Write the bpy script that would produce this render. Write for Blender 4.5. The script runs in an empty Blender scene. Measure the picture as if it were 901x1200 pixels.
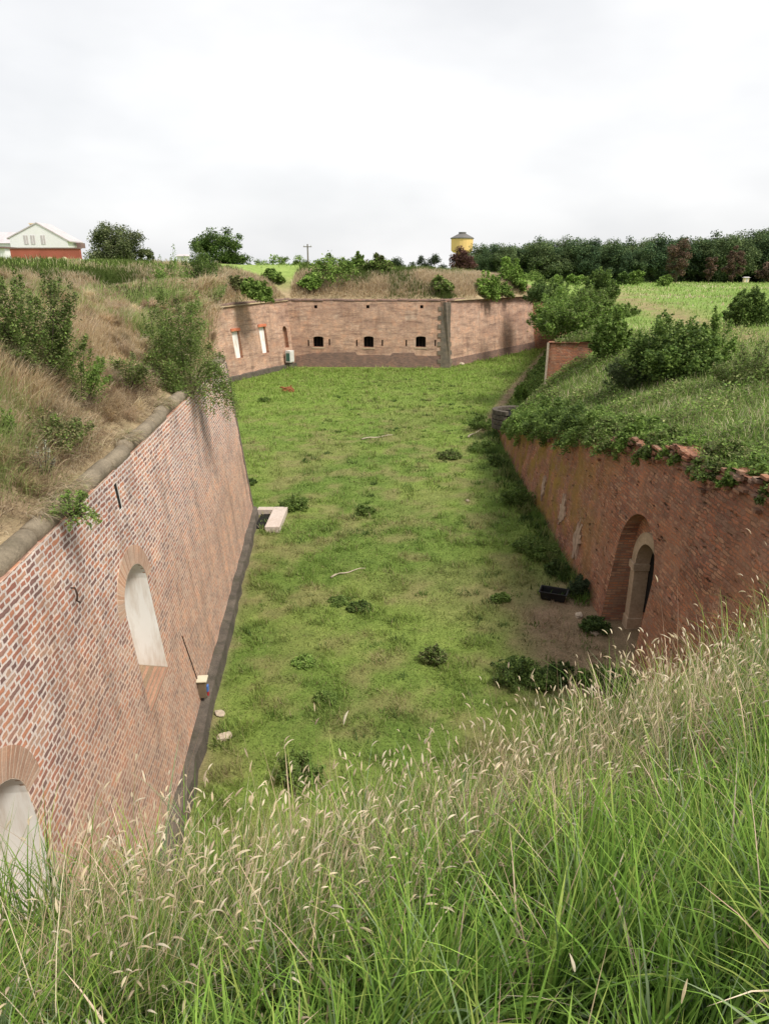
import bpy, bmesh, math, random
import numpy as np
from mathutils import Vector, Matrix
from mathutils.geometry import delaunay_2d_cdt
random.seed(5)
RNG = np.random.default_rng(11)
R = math.radians
scn = bpy.context.scene
COL = scn.collection
# ------------------------------------------------------------------ camera
FPX, PITCH, CAMH = 800.0, R(19.4), 10.0
cp, sp = math.cos(PITCH), math.sin(PITCH)
cam_d = bpy.data.cameras.new('camera'); cam = bpy.data.objects.new('camera', cam_d); COL.objects.link(cam)
cam.location = (0, 0, CAMH); cam.rotation_euler = (R(90) - PITCH, 0, 0)
cam_d.sensor_fit = 'VERTICAL'; cam_d.sensor_height = 24; cam_d.lens = 16.0
cam_d.clip_start = 0.05; cam_d.clip_end = 6000
scn.camera = cam
def ray(px, py):
    u = (600 - py) / FPX
    return np.array([(px - 450.5) / FPX, cp + u * sp, -sp + u * cp])
def at_z(px, py, z=0.0):
    r = ray(px, py); t = (z - CAMH) / r[2]; return (r[0] * t, r[1] * t)
def at_y(px, py, Y):
    r = ray(px, py); t = Y / r[1]; return (r[0] * t, Y, CAMH + r[2] * t)
# ------------------------------------------------------------------ tagging
def tag(o, label=None, cat=None, group=None, kind=None):
    if label: o['label'] = label
    if cat: o['category'] = cat
    if group: o['group'] = group
    if kind: o['kind'] = kind
    return o
def empty(name, loc, label=None, cat=None, group=None, rz=0.0):
    o = bpy.data.objects.new(name, None); COL.objects.link(o)
    o.location = loc; o.rotation_euler = (0, 0, rz); o.empty_display_size = .3
    return tag(o, label, cat, group)
def link(name, me, mats, parent=None, loc=None):
    o = bpy.data.objects.new(name, me); COL.objects.link(o)
    for m in (mats if isinstance(mats, (list, tuple)) else [mats]): me.materials.append(m)
    if parent is not None: o.parent = parent
    if loc is not None: o.location = loc
    return o
def np_mesh(name, V, F, col=None, smooth=False, uv=None, mi=None):
    """V (n,3) array, F list of (m,k) index arrays, col (n,3) per vertex colour."""
    me = bpy.data.meshes.new(name)
    V = np.asarray(V, dtype=np.float32)
    me.vertices.add(len(V)); me.vertices.foreach_set('co', V.ravel())
    if not isinstance(F, list): F = [F]
    F = [np.asarray(f, dtype=np.int32) for f in F if len(f)]
    tot = np.concatenate([np.full(len(f), f.shape[1], np.int32) for f in F])
    idx = np.concatenate([f.ravel() for f in F])
    st = np.concatenate([[0], np.cumsum(tot)[:-1]]).astype(np.int32)
    me.loops.add(len(idx)); me.loops.foreach_set('vertex_index', idx)
    me.polygons.add(len(tot)); me.polygons.foreach_set('loop_start', st); me.polygons.foreach_set('loop_total', tot)
    me.polygons.foreach_set('use_smooth', np.full(len(tot), smooth))
    if mi is not None: me.polygons.foreach_set('material_index', np.asarray(mi, dtype=np.int32))
    me.update(calc_edges=True)
    if col is not None:
        ca = me.color_attributes.new('tint', 'FLOAT_COLOR', 'POINT')
        c4 = np.ones((len(V), 4), np.float32); c4[:, :3] = col
        ca.data.foreach_set('color', c4.ravel())
    if uv is not None:
        ul = me.uv_layers.new(name='UVMap'); ul.data.foreach_set('uv', np.asarray(uv, np.float32)[idx].ravel())
    return me
# value noise in numpy
def _h(ix, iy):
    n = (ix.astype(np.int64) * 374761393 + iy.astype(np.int64) * 668265263) & 0x7fffffff
    n = ((n ^ (n >> 13)) * 1274126177) & 0x7fffffff
    return ((n ^ (n >> 16)) & 0xffff) / 65535.0
def vnoise(x, y, s=1.0):
    x = np.asarray(x, float) / s + 1000.3; y = np.asarray(y, float) / s + 1000.7
    ix, iy = np.floor(x), np.floor(y); fx, fy = x - ix, y - iy
    fx = fx * fx * (3 - 2 * fx); fy = fy * fy * (3 - 2 * fy)
    a = _h(ix, iy) * (1 - fx) + _h(ix + 1, iy) * fx; b = _h(ix, iy + 1) * (1 - fx) + _h(ix + 1, iy + 1) * fx
    return a * (1 - fy) + b * fy
def fbm(x, y, s=1.0, o=4):
    v = 0; a = .5; t = 0
    for i in range(o): v = v + a * vnoise(x + 17.3 * i, y - 9.1 * i, s); t += a; a *= .5; s *= .5
    return v / t
def sstep(a, b, x):
    t = np.clip((x - a) / (b - a), 0, 1); return t * t * (3 - 2 * t)
# ------------------------------------------------------------------ materials
class NT:
    def __init__(s, name):
        s.m = bpy.data.materials.new(name); s.m.use_nodes = True; s.t = s.m.node_tree; s.t.nodes.clear()
    def n(s, typ, **kw):
        nd = s.t.nodes.new(typ)
        for k, v in kw.items():
            if k.startswith('i_'):
                key = k[2:]
                key = int(key) if key.isdigit() else key.replace('_', ' ')
                if isinstance(v, tuple) and len(v) == 2 and hasattr(v[0], 'outputs'): s.t.links.new(v[0].outputs[v[1]], nd.inputs[key])
                elif hasattr(v, 'outputs'): s.t.links.new(v.outputs[0], nd.inputs[key])
                else: nd.inputs[key].default_value = v
            else: setattr(nd, k, v)
        return nd
    def ramp(s, src, stops, interp='LINEAR'):
        r = s.n('ShaderNodeValToRGB', i_0=src); e = r.color_ramp; e.interpolation = interp
        while len(e.elements) > 1: e.elements.remove(e.elements[-1])
        e.elements[0].position = stops[0][0]; e.elements[0].color = col4(stops[0][1])
        for p, c in stops[1:]:
            x = e.elements.new(p); x.color = col4(c)
        return r
    def mix(s, fac, a, b, mode='MIX'):
        nd = s.t.nodes.new('ShaderNodeMix'); nd.data_type = 'RGBA'; nd.blend_type = mode
        for key, v in ((0, fac), (6, a), (7, b)):
            if isinstance(v, tuple) and len(v) == 2 and hasattr(v[0], 'outputs'): s.t.links.new(v[0].outputs[v[1]], nd.inputs[key])
            elif hasattr(v, 'outputs'): s.t.links.new(v.outputs[2] if v.bl_idname == 'ShaderNodeMix' and v.data_type == 'RGBA' else v.outputs[0], nd.inputs[key])
            else: nd.inputs[key].default_value = col4(v) if isinstance(v, (tuple, list)) else v
        return nd
    def math(s, op, a, b=0.0, clamp=False):
        nd = s.n('ShaderNodeMath', operation=op, use_clamp=clamp)
        for k, v in ((0, a), (1, b)):
            if isinstance(v, tuple): s.t.links.new(v[0].outputs[v[1]], nd.inputs[k])
            elif hasattr(v, 'outputs'): s.t.links.new(v.outputs[0], nd.inputs[k])
            else: nd.inputs[k].default_value = v
        return nd
    def noise(s, vec, scale, detail=4, rough=.55, **kw):
        return s.n('ShaderNodeTexNoise', i_Vector=vec, i_Scale=scale, i_Detail=detail, i_Roughness=rough, **kw)
    def out(s, color, rough=.9, bump=None, bstr=.3, bdist=.02, spec=.25, trans=0.0):
        b = s.t.nodes.new('ShaderNodeBsdfPrincipled')
        def cn(v, sock):
            if hasattr(v, 'outputs'): s.t.links.new(v.outputs[2] if v.bl_idname == 'ShaderNodeMix' else v.outputs[0], sock)
            elif isinstance(v, tuple) and hasattr(v[0], 'outputs'): s.t.links.new(v[0].outputs[v[1]], sock)
            elif isinstance(v, (tuple, list)): sock.default_value = col4(v)
            else: sock.default_value = v
        cn(color, b.inputs['Base Color']); cn(rough, b.inputs['Roughness']); b.inputs['Specular IOR Level'].default_value = spec
        if bump is not None:
            bp = s.t.nodes.new('ShaderNodeBump'); bp.inputs['Strength'].default_value = bstr; bp.inputs['Distance'].default_value = bdist
            cn(bump, bp.inputs['Height']); s.t.links.new(bp.outputs[0], b.inputs['Normal'])
        o = s.t.nodes.new('ShaderNodeOutputMaterial')
        if trans > 0:
            tr = s.t.nodes.new('ShaderNodeBsdfTranslucent'); cn(color, tr.inputs[0])
            mx = s.t.nodes.new('ShaderNodeMixShader'); mx.inputs[0].default_value = trans
            s.t.links.new(b.outputs[0], mx.inputs[1]); s.t.links.new(tr.outputs[0], mx.inputs[2]); s.t.links.new(mx.outputs[0], o.inputs[0])
        else: s.t.links.new(b.outputs[0], o.inputs[0])
        return s.m
def col4(c):
    if isinstance(c, (int, float)): return (c, c, c, 1)
    return tuple(c) + (1,) if len(c) == 3 else tuple(c)

def brick_mat(name, pal, mort_hi, mort_lo, hsplit=None, mort=.016, width=.155, row=.095, squash=2.0, stain=(.12, .09, .07), stain_amt=.5,
              tint=(.40, .27, .17), tint_amt=.5, bstr=.6, distort=.02, pale=(.55, .45, .38), pale_amt=.3, streak=0.0, moss=None, brick_contrast=1.0, pits=0.0, bdist=.02):
    s = NT(name); uv = s.n('ShaderNodeUVMap', uv_map='UVMap')
    nz = s.noise(uv, 7.0, 3); d = s.n('ShaderNodeVectorMath', operation='SUBTRACT', i_0=(nz, 1), i_1=(.5, .5, .5))
    d2 = s.n('ShaderNodeVectorMath', operation='SCALE', i_0=d, i_Scale=distort * 2)
    v = s.n('ShaderNodeVectorMath', operation='ADD', i_0=uv, i_1=d2)
    mw = s.noise(uv, 3.0, 3)
    ms = s.math('MULTIPLY', s.math('ADD', mw, .45), mort)
    b = s.n('ShaderNodeTexBrick', offset=.25 if squash > 1 else .5, offset_frequency=2, squash=squash, squash_frequency=2, i_Vector=v, i_Color1=(0, 0, 0, 1), i_Color2=(1, 1, 1, 1),
            i_Mortar=(0.5, .5, .5, 1), i_Scale=1.0, i_Mortar_Smooth=.25, i_Bias=0.0, i_Brick_Width=width, i_Row_Height=row)
    s.t.links.new(ms.outputs[0], b.inputs['Mortar Size'])
    n = len(pal); br = s.ramp(b, [(i / n, c) for i, c in enumerate(pal)], 'CONSTANT' if brick_contrast >= 1 else 'LINEAR')
    fine = s.noise(uv, 38.0, 4, .7)
    bc = s.mix(.45, br, s.ramp(fine, [(.25, (.35, .35, .35)), (.75, (1.5, 1.5, 1.5))]), 'MULTIPLY')
    sep = s.n('ShaderNodeSeparateXYZ', i_0=uv)
    big = s.noise(uv, .35, 5, .6); big2 = s.noise(uv, .9, 5, .65)
    if hsplit:
        hn = s.math('ADD', (sep, 1), s.math('MULTIPLY', s.math('SUBTRACT', big, .5), 3.6))
        hf = s.n('ShaderNodeMapRange', i_0=hn, i_1=hsplit[0], i_2=hsplit[1])
        mc = s.mix(hf, mort_lo, mort_hi)
        tf = s.math('MULTIPLY', s.math('SUBTRACT', 1.0, hf), tint_amt)
    else:
        mc = s.mix(s.ramp(big2, [(.35, 0), (.65, 1.)]), mort_lo, mort_hi); tf = s.math('MULTIPLY', s.ramp(big, [(.35, 0.), (.7, 1.)]), tint_amt)
    fm = s.noise(uv, 22.0, 3, .7)
    mc = s.mix(.4, mc, s.ramp(fm, [(.3, (.6, .6, .6)), (.7, (1.35, 1.35, 1.35))]), 'MULTIPLY')
    c = s.mix((b, 1), bc, mc)
    c = s.mix(tf, c, tint)
    pn = s.ramp(s.noise(uv, .6, 6, .7), [(.56, 0), (.68, 1)])
    c = s.mix(s.math('MULTIPLY', pn, pale_amt), c, pale)
    # dark weather stains stretched along the fall of the wall
    mp = s.n('ShaderNodeMapping', i_Vector=uv, i_Scale=(1.2, .28, 1)); st = s.ramp(s.noise(mp, 1.0, 6, .68), [(.50, 0), (.72, 1)])
    c = s.mix(s.math('MULTIPLY', st, stain_amt), c, stain)
    if streak:
        mp2 = s.n('ShaderNodeMapping', i_Vector=uv, i_Scale=(.35, 2.6, 1)); s2 = s.ramp(s.noise(mp2, 1.0, 6, .75), [(.50, 0), (.62, 1)])
        c = s.mix(s.math('MULTIPLY', s2, streak), c, (.11, .07, .055))
        mp3 = s.n('ShaderNodeMapping', i_Vector=uv, i_Scale=(.15, .35, 1), i_Location=(3.3, 7.1, 0)); s3 = s.ramp(s.noise(mp3, 1.0, 3, .5), [(.50, 0), (.56, 1)])
        c = s.mix(s.math('MULTIPLY', s3, streak * .55), c, (.21, .12, .09))
    if moss:
        mo = s.ramp(s.noise(uv, .8, 5, .6, ), [(.44, 0), (.58, 1)]); um = s.n('ShaderNodeMapRange', i_0=(sep, 0), i_1=moss[0], i_2=moss[1])
        c = s.mix(s.math('MULTIPLY', s.math('MULTIPLY', mo, um), .9), c, (.34, .22, .05))
    # large patches of other firing / repair, hue only
    hp = s.noise(s.n('ShaderNodeMapping', i_Vector=uv, i_Location=(11.0, 4.0, 0)), 1.1, 5, .7)
    c = s.mix(.8, c, s.ramp(hp, [(.30, (.72, .70, .72)), (.5, (1.0, 1.0, 1.0)), (.68, (1.28, 1.12, 1.0))]), 'MULTIPLY')
    hgt = s.math('ADD', s.math('MULTIPLY', (b, 1), -1.0), s.math('MULTIPLY', fine, .8))
    if pits:
        vm = s.n('ShaderNodeMapping', i_Vector=v, i_Scale=(2.6, 8.0, 1)); vo = s.n('ShaderNodeTexVoronoi', i_Vector=vm, i_Scale=1.0, i_Randomness=1.0)
        pm = s.math('MULTIPLY', s.ramp((vo, 0), [(.08, 1), (.32, 0)]), s.ramp(s.noise(uv, 1.7, 4, .7), [(.46, 0), (.62, 1)]))
        c = s.mix(s.math('MULTIPLY', pm, pits), c, (.035, .02, .016))
        lm = s.ramp(s.noise(s.n('ShaderNodeMapping', i_Vector=uv, i_Scale=(2.2, 6, 1)), 2.2, 5, .75), [(.56, 0), (.66, 1)])
        c = s.mix(s.math('MULTIPLY', lm, .55), c, (.50, .27, .19))
        hgt = s.math('SUBTRACT', hgt, s.math('MULTIPLY', pm, 2.5))
    return s.out(c, .92, hgt, bstr, bdist)
PAL_L = [(.46, .20, .13), (.34, .15, .11), (.50, .27, .18), (.25, .14, .12), (.54, .24, .14), (.38, .21, .16), (.48, .31, .23), (.21, .12, .105), (.42, .18, .12)]
PAL_R = [(.50, .20, .115), (.42, .165, .10), (.56, .30, .185), (.30, .125, .085), (.50, .19, .10), (.38, .21, .145)]
PAL_F = [(.54, .34, .235), (.46, .27, .185), (.60, .40, .29), (.40, .23, .165), (.52, .31, .21)]
M = {}
M['brick_left'] = brick_mat('pale_jointed_brick', PAL_L, (.70, .62, .57), (.62, .47, .37), (2.6, 5.6), mort=.019, row=.086, width=.145, tint=(.45, .31, .235), tint_amt=.34, pale_amt=.25, pale=(.50, .33, .23), stain_amt=.55, stain=(.15, .10, .075), distort=.03)
M['brick_right'] = brick_mat('eroded_red_brick', PAL_R, (.34, .21, .15), (.17, .10, .07), None, mort=.014, tint=(.48, .25, .15), tint_amt=.6, pale=(.36, .24, .17), pale_amt=.28, stain=(.09, .06, .045), stain_amt=.5, bstr=1.0, distort=.05, row=.085, moss=(13, 20), pits=.7, bdist=.05)
M['brick_far'] = brick_mat('weathered_far_brick', PAL_F, (.52, .41, .34), (.42, .30, .23), None, tint=(.53, .35, .25), tint_amt=.5, pale=(.62, .50, .40), pale_amt=.55, stain=(.13, .085, .065), stain_amt=.55, streak=.55, bstr=.5)
M['brick_jamb'] = brick_mat('jamb_brick', PAL_R, (.30, .20, .15), (.2, .13, .1), None, mort=.016, width=.28, squash=1, row=.085, stain_amt=.5, bstr=.8)
M['brick_dark'] = brick_mat('dark_base_brick', [(.19, .12, .10), (.23, .14, .11), (.15, .10, .085), (.28, .17, .13)], (.27, .20, .17), (.2, .15, .125), None, squash=1, width=.3, tint=(.22, .14, .115), stain_amt=.3, pale_amt=.2, pale=(.22, .17, .14))
M['voussoir'] = brick_mat('arch_brick', [(.44, .27, .19), (.50, .34, .25), (.38, .22, .15), (.46, .30, .22)], (.58, .46, .37), (.48, .36, .28), None, mort=.012, width=.085, row=.46, squash=1, tint=(.54, .41, .30), tint_amt=.62, stain_amt=.25, distort=.006, bstr=.5)
M['sill_brick'] = brick_mat('sill_brick', [(.42, .24, .16), (.36, .20, .14), (.28, .20, .13), (.46, .28, .19)], (.40, .28, .2), (.22, .18, .12), None, mort=.014, width=.085, row=.5, squash=1, tint=(.3, .17, .1), stain=(.11, .10, .05), stain_amt=.6)
def stone_mat(name, c1, c2, sc=3.0, dark=(.06, .055, .05), damt=.5, bstr=.5):
    s = NT(name); g = s.n('ShaderNodeTexCoord'); v = (g, 3)
    a = s.noise(v, sc, 6, .65); b = s.noise(v, sc * 9, 4, .7)
    c = s.mix(s.ramp(a, [(.3, 0), (.7, 1)]), c1, c2)
    c = s.mix(.35, c, s.ramp(b, [(.3, (.5, .5, .5)), (.7, (1.4, 1.4, 1.4))]), 'MULTIPLY')
    st = s.ramp(s.noise(v, sc * .45, 6, .7), [(.5, 0), (.68, 1)])
    c = s.mix(s.math('MULTIPLY', st, damt), c, dark)
    return s.out(c, .9, s.math('ADD', a, b), bstr, .03)
M['coping'] = stone_mat('coping_stone', (.17, .14, .10), (.32, .265, .19), 2.5, (.09, .08, .05), .7, 1.0)
M['plinth'] = stone_mat('dark_footing_stone', (.07, .06, .05), (.15, .125, .10), 2.2, (.035, .04, .02), .6, 1.0)
M['quoin'] = stone_mat('corner_stone', (.23, .18, .13), (.11, .10, .085), 1.6, (.06, .06, .045), .6)
M['portal'] = stone_mat('portal_sandstone', (.50, .38, .27), (.38, .28, .19), 1.5, (.12, .08, .055), .45)
M['whitewash'] = None
def plaster():
    s = NT('white_plaster'); g = s.n('ShaderNodeTexCoord'); v = (g, 3)
    a = s.noise(v, 1.3, 6, .6); mp = s.n('ShaderNodeMapping', i_Vector=v, i_Scale=(3, 3, .5)); st = s.ramp(s.noise(mp, 1.4, 5, .6), [(.48, 0), (.7, 1)])
    c = s.mix(s.ramp(a, [(.3, 0), (.7, 1)]), (.82, .80, .76), (.88, .87, .85)); c = s.mix(s.math('MULTIPLY', st, .6), c, (.42, .29, .17))
    s.m.name = 'white_plaster'; return s.out(c, .85, a, .15, .02)
M['whitewash'] = plaster()
M['concrete'] = stone_mat('pinkish_concrete', (.52, .44, .38), (.60, .52, .47), 2.0, (.36, .27, .2), .4, .2)
def flat_mat(name, c, rough=.8, var=.25, sc=4.0, spec=.3):
    s = NT(name); g = s.n('ShaderNodeTexCoord'); a = s.noise((g, 3), sc, 5, .6)
    c2 = s.mix(1.0, c, s.ramp(a, [(.3, (1 - var,) * 3), (.7, (1 + var,) * 3)]), 'MULTIPLY')
    return s.out(c2, rough, a, .15, .01, spec)
M['void'] = flat_mat('dark_interior', (.012, .011, .010), .95, .3)
M['wood_dark'] = flat_mat('old_dark_wood', (.035, .026, .02), .8, .4)
M['black_plastic'] = flat_mat('black_plastic', (.012, .012, .013), .5, .2, 8)
M['iron'] = flat_mat('rusty_iron', (.05, .03, .022), .7, .4, 20)
M['cream_box'] = flat_mat('cream_box_paint', (.62, .56, .42), .5, .1)
M['box_brown'] = flat_mat('box_side_brown', (.16, .12, .08), .7, .2)
M['blue'] = flat_mat('blue_plastic', (.08, .18, .5), .5, .1)
M['red'] = flat_mat('red_plastic', (.4, .03, .04), .5, .1)
M['cabinet_green'] = flat_mat('cabinet_green', (.07, .16, .13), .6, .2)
M['cabinet_white'] = flat_mat('cabinet_white', (.62, .62, .60), .6, .1)
M['orange_tile'] = flat_mat('orange_lintel_tile', (.52, .17, .09), .85, .3, 3)
M['house_white'] = flat_mat('house_white_render', (.76, .76, .77), .9, .04, .3)
M['house_cream'] = flat_mat('house_cream_render', (.70, .58, .40), .9, .06, .3)
M['roof_grey'] = flat_mat('pale_grey_roof', (.50, .46, .47), .85, .12, .8)
M['roof_brown'] = flat_mat('brown_roof_edge', (.20, .13, .12), .85, .2, .8)
M['red_wall'] = flat_mat('red_painted_wall', (.34, .10, .07), .9, .15, .4)
M['window_grey'] = flat_mat('window_glass_grey', (.46, .47, .49), .4, .1)
M['tower_yellow'] = flat_mat('tower_ochre_render', (.72, .49, .20), .9, .06, .2)
M['tower_roof'] = flat_mat('tower_grey_roof', (.14, .135, .13), .8, .15, .4)
M['pole'] = flat_mat('grey_pole_wood', (.16, .14, .12), .85, .2, 1)
M['bark'] = flat_mat('tree_bark', (.085, .065, .05), .95, .35, 6)
M['twig'] = flat_mat('dry_stick', (.40, .34, .26), .9, .2, 8)
M['rubble'] = flat_mat('pale_rubble', (.46, .38, .29), .9, .3, 10)
M['rust'] = flat_mat('rust_brown_bark', (.22, .085, .035), .9, .4, 6)
def tint_mat(name, rough=.7, trans=.25, var=True, spec=.3):
    s = NT(name); a = s.n('ShaderNodeAttribute', attribute_name='tint')
    return s.out((a, 0), rough, spec=spec, trans=trans)
M['blade'] = tint_mat('grass_blade', .6, .35, spec=.15)
M['dryblade'] = tint_mat('dry_grass', .85, .42, spec=.1)
M['leaf'] = tint_mat('leaf', .6, .42, spec=.2)
M['farleaf'] = tint_mat('far_leaf', .9, .22, spec=.05)
def ground_mat(name, sc=1.0, bstr=.6):
    s = NT(name); a = s.n('ShaderNodeAttribute', attribute_name='tint'); g = s.n('ShaderNodeTexCoord')
    n1 = s.noise((g, 3), 1.2 * sc, 8, .72); n2 = s.noise((g, 3), 14 * sc, 5, .75)
    c = s.mix(.7, (a, 0), s.ramp(n1, [(.3, (.55, .6, .5)), (.7, (1.45, 1.35, 1.4))]), 'MULTIPLY')
    c = s.mix(.7, c, s.ramp(n2, [(.3, (.5, .5, .5)), (.72, (1.5, 1.5, 1.5))]), 'MULTIPLY')
    return s.out(c, .95, s.math('ADD', n1, n2), bstr, .06, .1)
M['ground'] = ground_mat('earth_and_turf')
M['lawn'] = ground_mat('ditch_turf', 1.6, .5)

# ------------------------------------------------------------------ terrain shape
LX = lambda y: -3.02 - .0935 * y                     # base line of the left wall
A = [(-3.80, .9), (-6.42, 27.0), (-20.0, 31.0), (-22.5, 49.0), (-10.35, 77.9), (7.15, 77.2), (20.4, 95.2)]
RXB = lambda y: 6.1 + .025 * y
def zr(y): return np.interp(y, [0, 12, 16.4, 20, 26, 33, 38, 42], [6.6, 6.2, 5.75, 5.1, 4.0, 2.5, 1.4, .8])
Rn = [(RXB(y) + .1 * float(zr(y)) + .35, y) for y in (6.8, 12, 16.4, 20, 26, 33, 38, 42)]
R2 = [(10.3, 42.35), (24.6, 97.0)]
POLY = A + [(24.6, 97.0)] + [(10.3, 42.35), (13.0, 41.37)] + Rn[::-1]
def dseg(x, y, pts):
    x = np.asarray(x, float); y = np.asarray(y, float)
    best = np.full(x.shape, 1e9); par = np.zeros(x.shape); acc = 0
    for (ax, ay), (bx, by) in zip(pts[:-1], pts[1:]):
        L2 = (bx - ax) ** 2 + (by - ay) ** 2; t = np.clip(((x - ax) * (bx - ax) + (y - ay) * (by - ay)) / L2, 0, 1)
        d = np.hypot(x - ax - t * (bx - ax), y - ay - t * (by - ay)); m = d < best
        par = np.where(m, ay + t * (by - ay), par); best = np.where(m, d, best)
    return best, par
def terrain_z(x, y):
    x = np.asarray(x, float); y = np.asarray(y, float)
    dL, pL = dseg(x, y, A); dE, _ = dseg(x, y, [A[0], Rn[0]]); dR, pR = dseg(x, y, Rn); dF, pF = dseg(x, y, R2)
    zL = 6.75 + np.interp(dL, [0, .35, 2.0, 4.2, 9, 16, 60], [0, .02, 1.5, 2.65, 4.0, 4.4, 4.5])
    zL += .25 * sstep(60, 76, y) * np.exp(-dL / 3)
    q = sstep(0, 1, (x - 14 - .03 * (y - 90)) / 26) * sstep(60, 90, y)
    zL = zL * (1 - q) + q * np.minimum(zL, 7.4)
    zE = 6.8 + .38 * (1 - sstep(-2.6, .2, x)) + .30 * sstep(.5, 5.5, x) - .16 * np.exp(-((x - .3) / 1.5) ** 2) + np.interp(dE, [0, 2.6, 5, 20], [0, 1.65, 2.0, 2.3])
    b = zr(pR); top = 7.0
    zR = b + (top - b) * (1 - np.exp(-dR / 4.2)) 
    zF = 5.7 + 1.3 * (1 - np.exp(-dF / 5))
    # behind / in front of the wall remnant at y = 42
    side = ((x - 14.2) * (42.35 - 40.9) - (y - 40.9) * (10.3 - 14.2)) > 0      # beyond the remnant
    wL = 1 / (dL + .05) ** 3; wE = 1 / (dE + .05) ** 3; wR = 1 / (dR + .05) ** 3; wF = 1 / (dF + .05) ** 3
    step = sstep(13.5, 18, x)
    behind = side | (y > 43)
    wR = wR * np.where(behind, step * .6 + .0, 1.0) + 1e-9; wF = wF * np.where(behind, 1.0, step * .6) + 1e-9
    z = (zL * wL + zE * wE + zR * wR + zF * wF) / (wL + wE + wR + wF)
    dm = np.minimum(np.minimum(dL, dE), np.minimum(dR, dF))
    z = z + (fbm(x, y, 3.0, 4) - .5) * .35 * sstep(0, 2.0, dm)
    r = np.hypot(x, y)
    z = z - (r > 130) * (r - 130) * .004 * (x > 20) * (r < 800) - (x > 20) * (r >= 800) * 2.7
    return z
def in_poly(x, y, P):
    c = np.zeros(x.shape, bool); n = len(P)
    for i in range(n):
        (x1, y1), (x2, y2) = P[i], P[(i + 1) % n]
        if y1 == y2: continue
        m = ((y1 > y) != (y2 > y)) & (x < (x2 - x1) * (y - y1) / (y2 - y1) + x1); c ^= m
    return c
def dist_poly(x, y): return dseg(x, y, POLY + [POLY[0]])[0]
PATH = [at_z(705, 341, 7), at_z(745, 355, 7), at_z(790, 368, 7), at_z(850, 386, 7), at_z(901, 398, 7)]
def terrain_tint(x, y):
    dL, _ = dseg(x, y, A); dE, _ = dseg(x, y, [A[0], Rn[0]]); dR = np.minimum(dseg(x, y, Rn)[0], dseg(x, y, R2)[0])
    n = fbm(x, y, 4.0, 4); n2 = fbm(x + 50, y, 1.2, 3)
    green = np.array([.17, .27, .06]); lime = np.array([.24, .33, .09]); tan = np.array([.42, .35, .21]); soil = np.array([.21, .155, .10])
    field = green[None] * (1 - n[:, None]) + lime[None] * n[:, None]
    f2 = sstep(.55, .75, fbm(x, y * .4, 9, 3))[:, None]; field = field * (1 - .45 * f2) + tan * .45 * f2
    bank = tan * n2[:, None] + soil * (1 - n2[:, None]); topg = sstep(2.6, 5, dL)[:, None]; bank = bank * (1 - topg) + lime * topg
    m = (dL < dR)[:, None]; c = np.where(m, bank, field)
    m = ((dE < 6) & (y < 9))[:, None]; c = np.where(m, .6 * soil + .4 * green, c)
    pd, _ = dseg(x, y, PATH); pf = (1 - sstep(.5, 2.2, pd + (n2 - .5) * 1.6))[:, None]
    return c * (1 - .8 * pf) + np.array([.30, .21, .13]) * .8 * pf
def build_terrain():
    pts = list(POLY)
    # extra points on the boundary
    edges = []; bnd = []
    n = len(POLY)
    for i in range(n):
        a, b = POLY[i], POLY[(i + 1) % n]; L = math.dist(a, b); k = max(1, int(L / 1.2))
        for j in range(k): bnd.append((a[0] + (b[0] - a[0]) * j / k, a[1] + (b[1] - a[1]) * j / k))
    nb = len(bnd); edges = [(i, (i + 1) % nb) for i in range(nb)]
    P = []
    r = .8; ring = 0
    while r < 3500:
        step = max(2.2, 1.8 if r < 150 else 3)
        full = np.arange(0, 360, step if r > 6 else 6) + (ring % 2) * step / 2
        for a in full:
            da = abs((a - 90 + 180) % 360 - 180)
            if da > 62 and (int(a / step) % 3 or ring % 2): continue
            P.append((r * math.cos(R(a)), r * math.sin(R(a))))
        r *= 1.045; r += .1; ring += 1
    for y in np.arange(1, 34, .8):
        for d in (.5, 1.0, 1.6, 2.3, 3.2, 4.3): P.append((LX(y) - .8 - .2 - d, y + .3 * d))
    for y in np.arange(6, 44, .9):
        for d in (.4, 1.0, 1.8, 2.8): P.append((RXB(y) + .1 * float(zr(y)) + .35 + d, y))
    P = np.array(P); ins = in_poly(P[:, 0], P[:, 1], POLY); dd = dist_poly(P[:, 0], P[:, 1])
    P = P[(~ins) & (dd > .25)]
    allp = [Vector(p) for p in bnd] + [Vector((float(p[0]), float(p[1]))) for p in P]
    vs, es, fs, *_ = delaunay_2d_cdt(allp, edges, [], 0, 1e-4)
    V = np.array([(v.x, v.y) for v in vs]); F = np.array([f for f in fs if len(f) == 3])
    c = V[F].mean(1); F = F[~in_poly(c[:, 0], c[:, 1], POLY)]
    # make all faces point up
    a = V[F[:, 1]] - V[F[:, 0]]; b = V[F[:, 2]] - V[F[:, 0]]; cr = a[:, 0] * b[:, 1] - a[:, 1] * b[:, 0]; F[cr < 0] = F[cr < 0][:, ::-1]
    z = terrain_z(V[:, 0], V[:, 1])
    # vertices of the remnant step sit on the low side at the front edge
    me = np_mesh('terrain', np.c_[V, z], F, terrain_tint(V[:, 0], V[:, 1]), True)
    o = link('terrain', me, M['ground']); tag(o, 'grassy earth ramparts and open meadow around the ditch', None, None, 'structure')
build_terrain()

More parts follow.
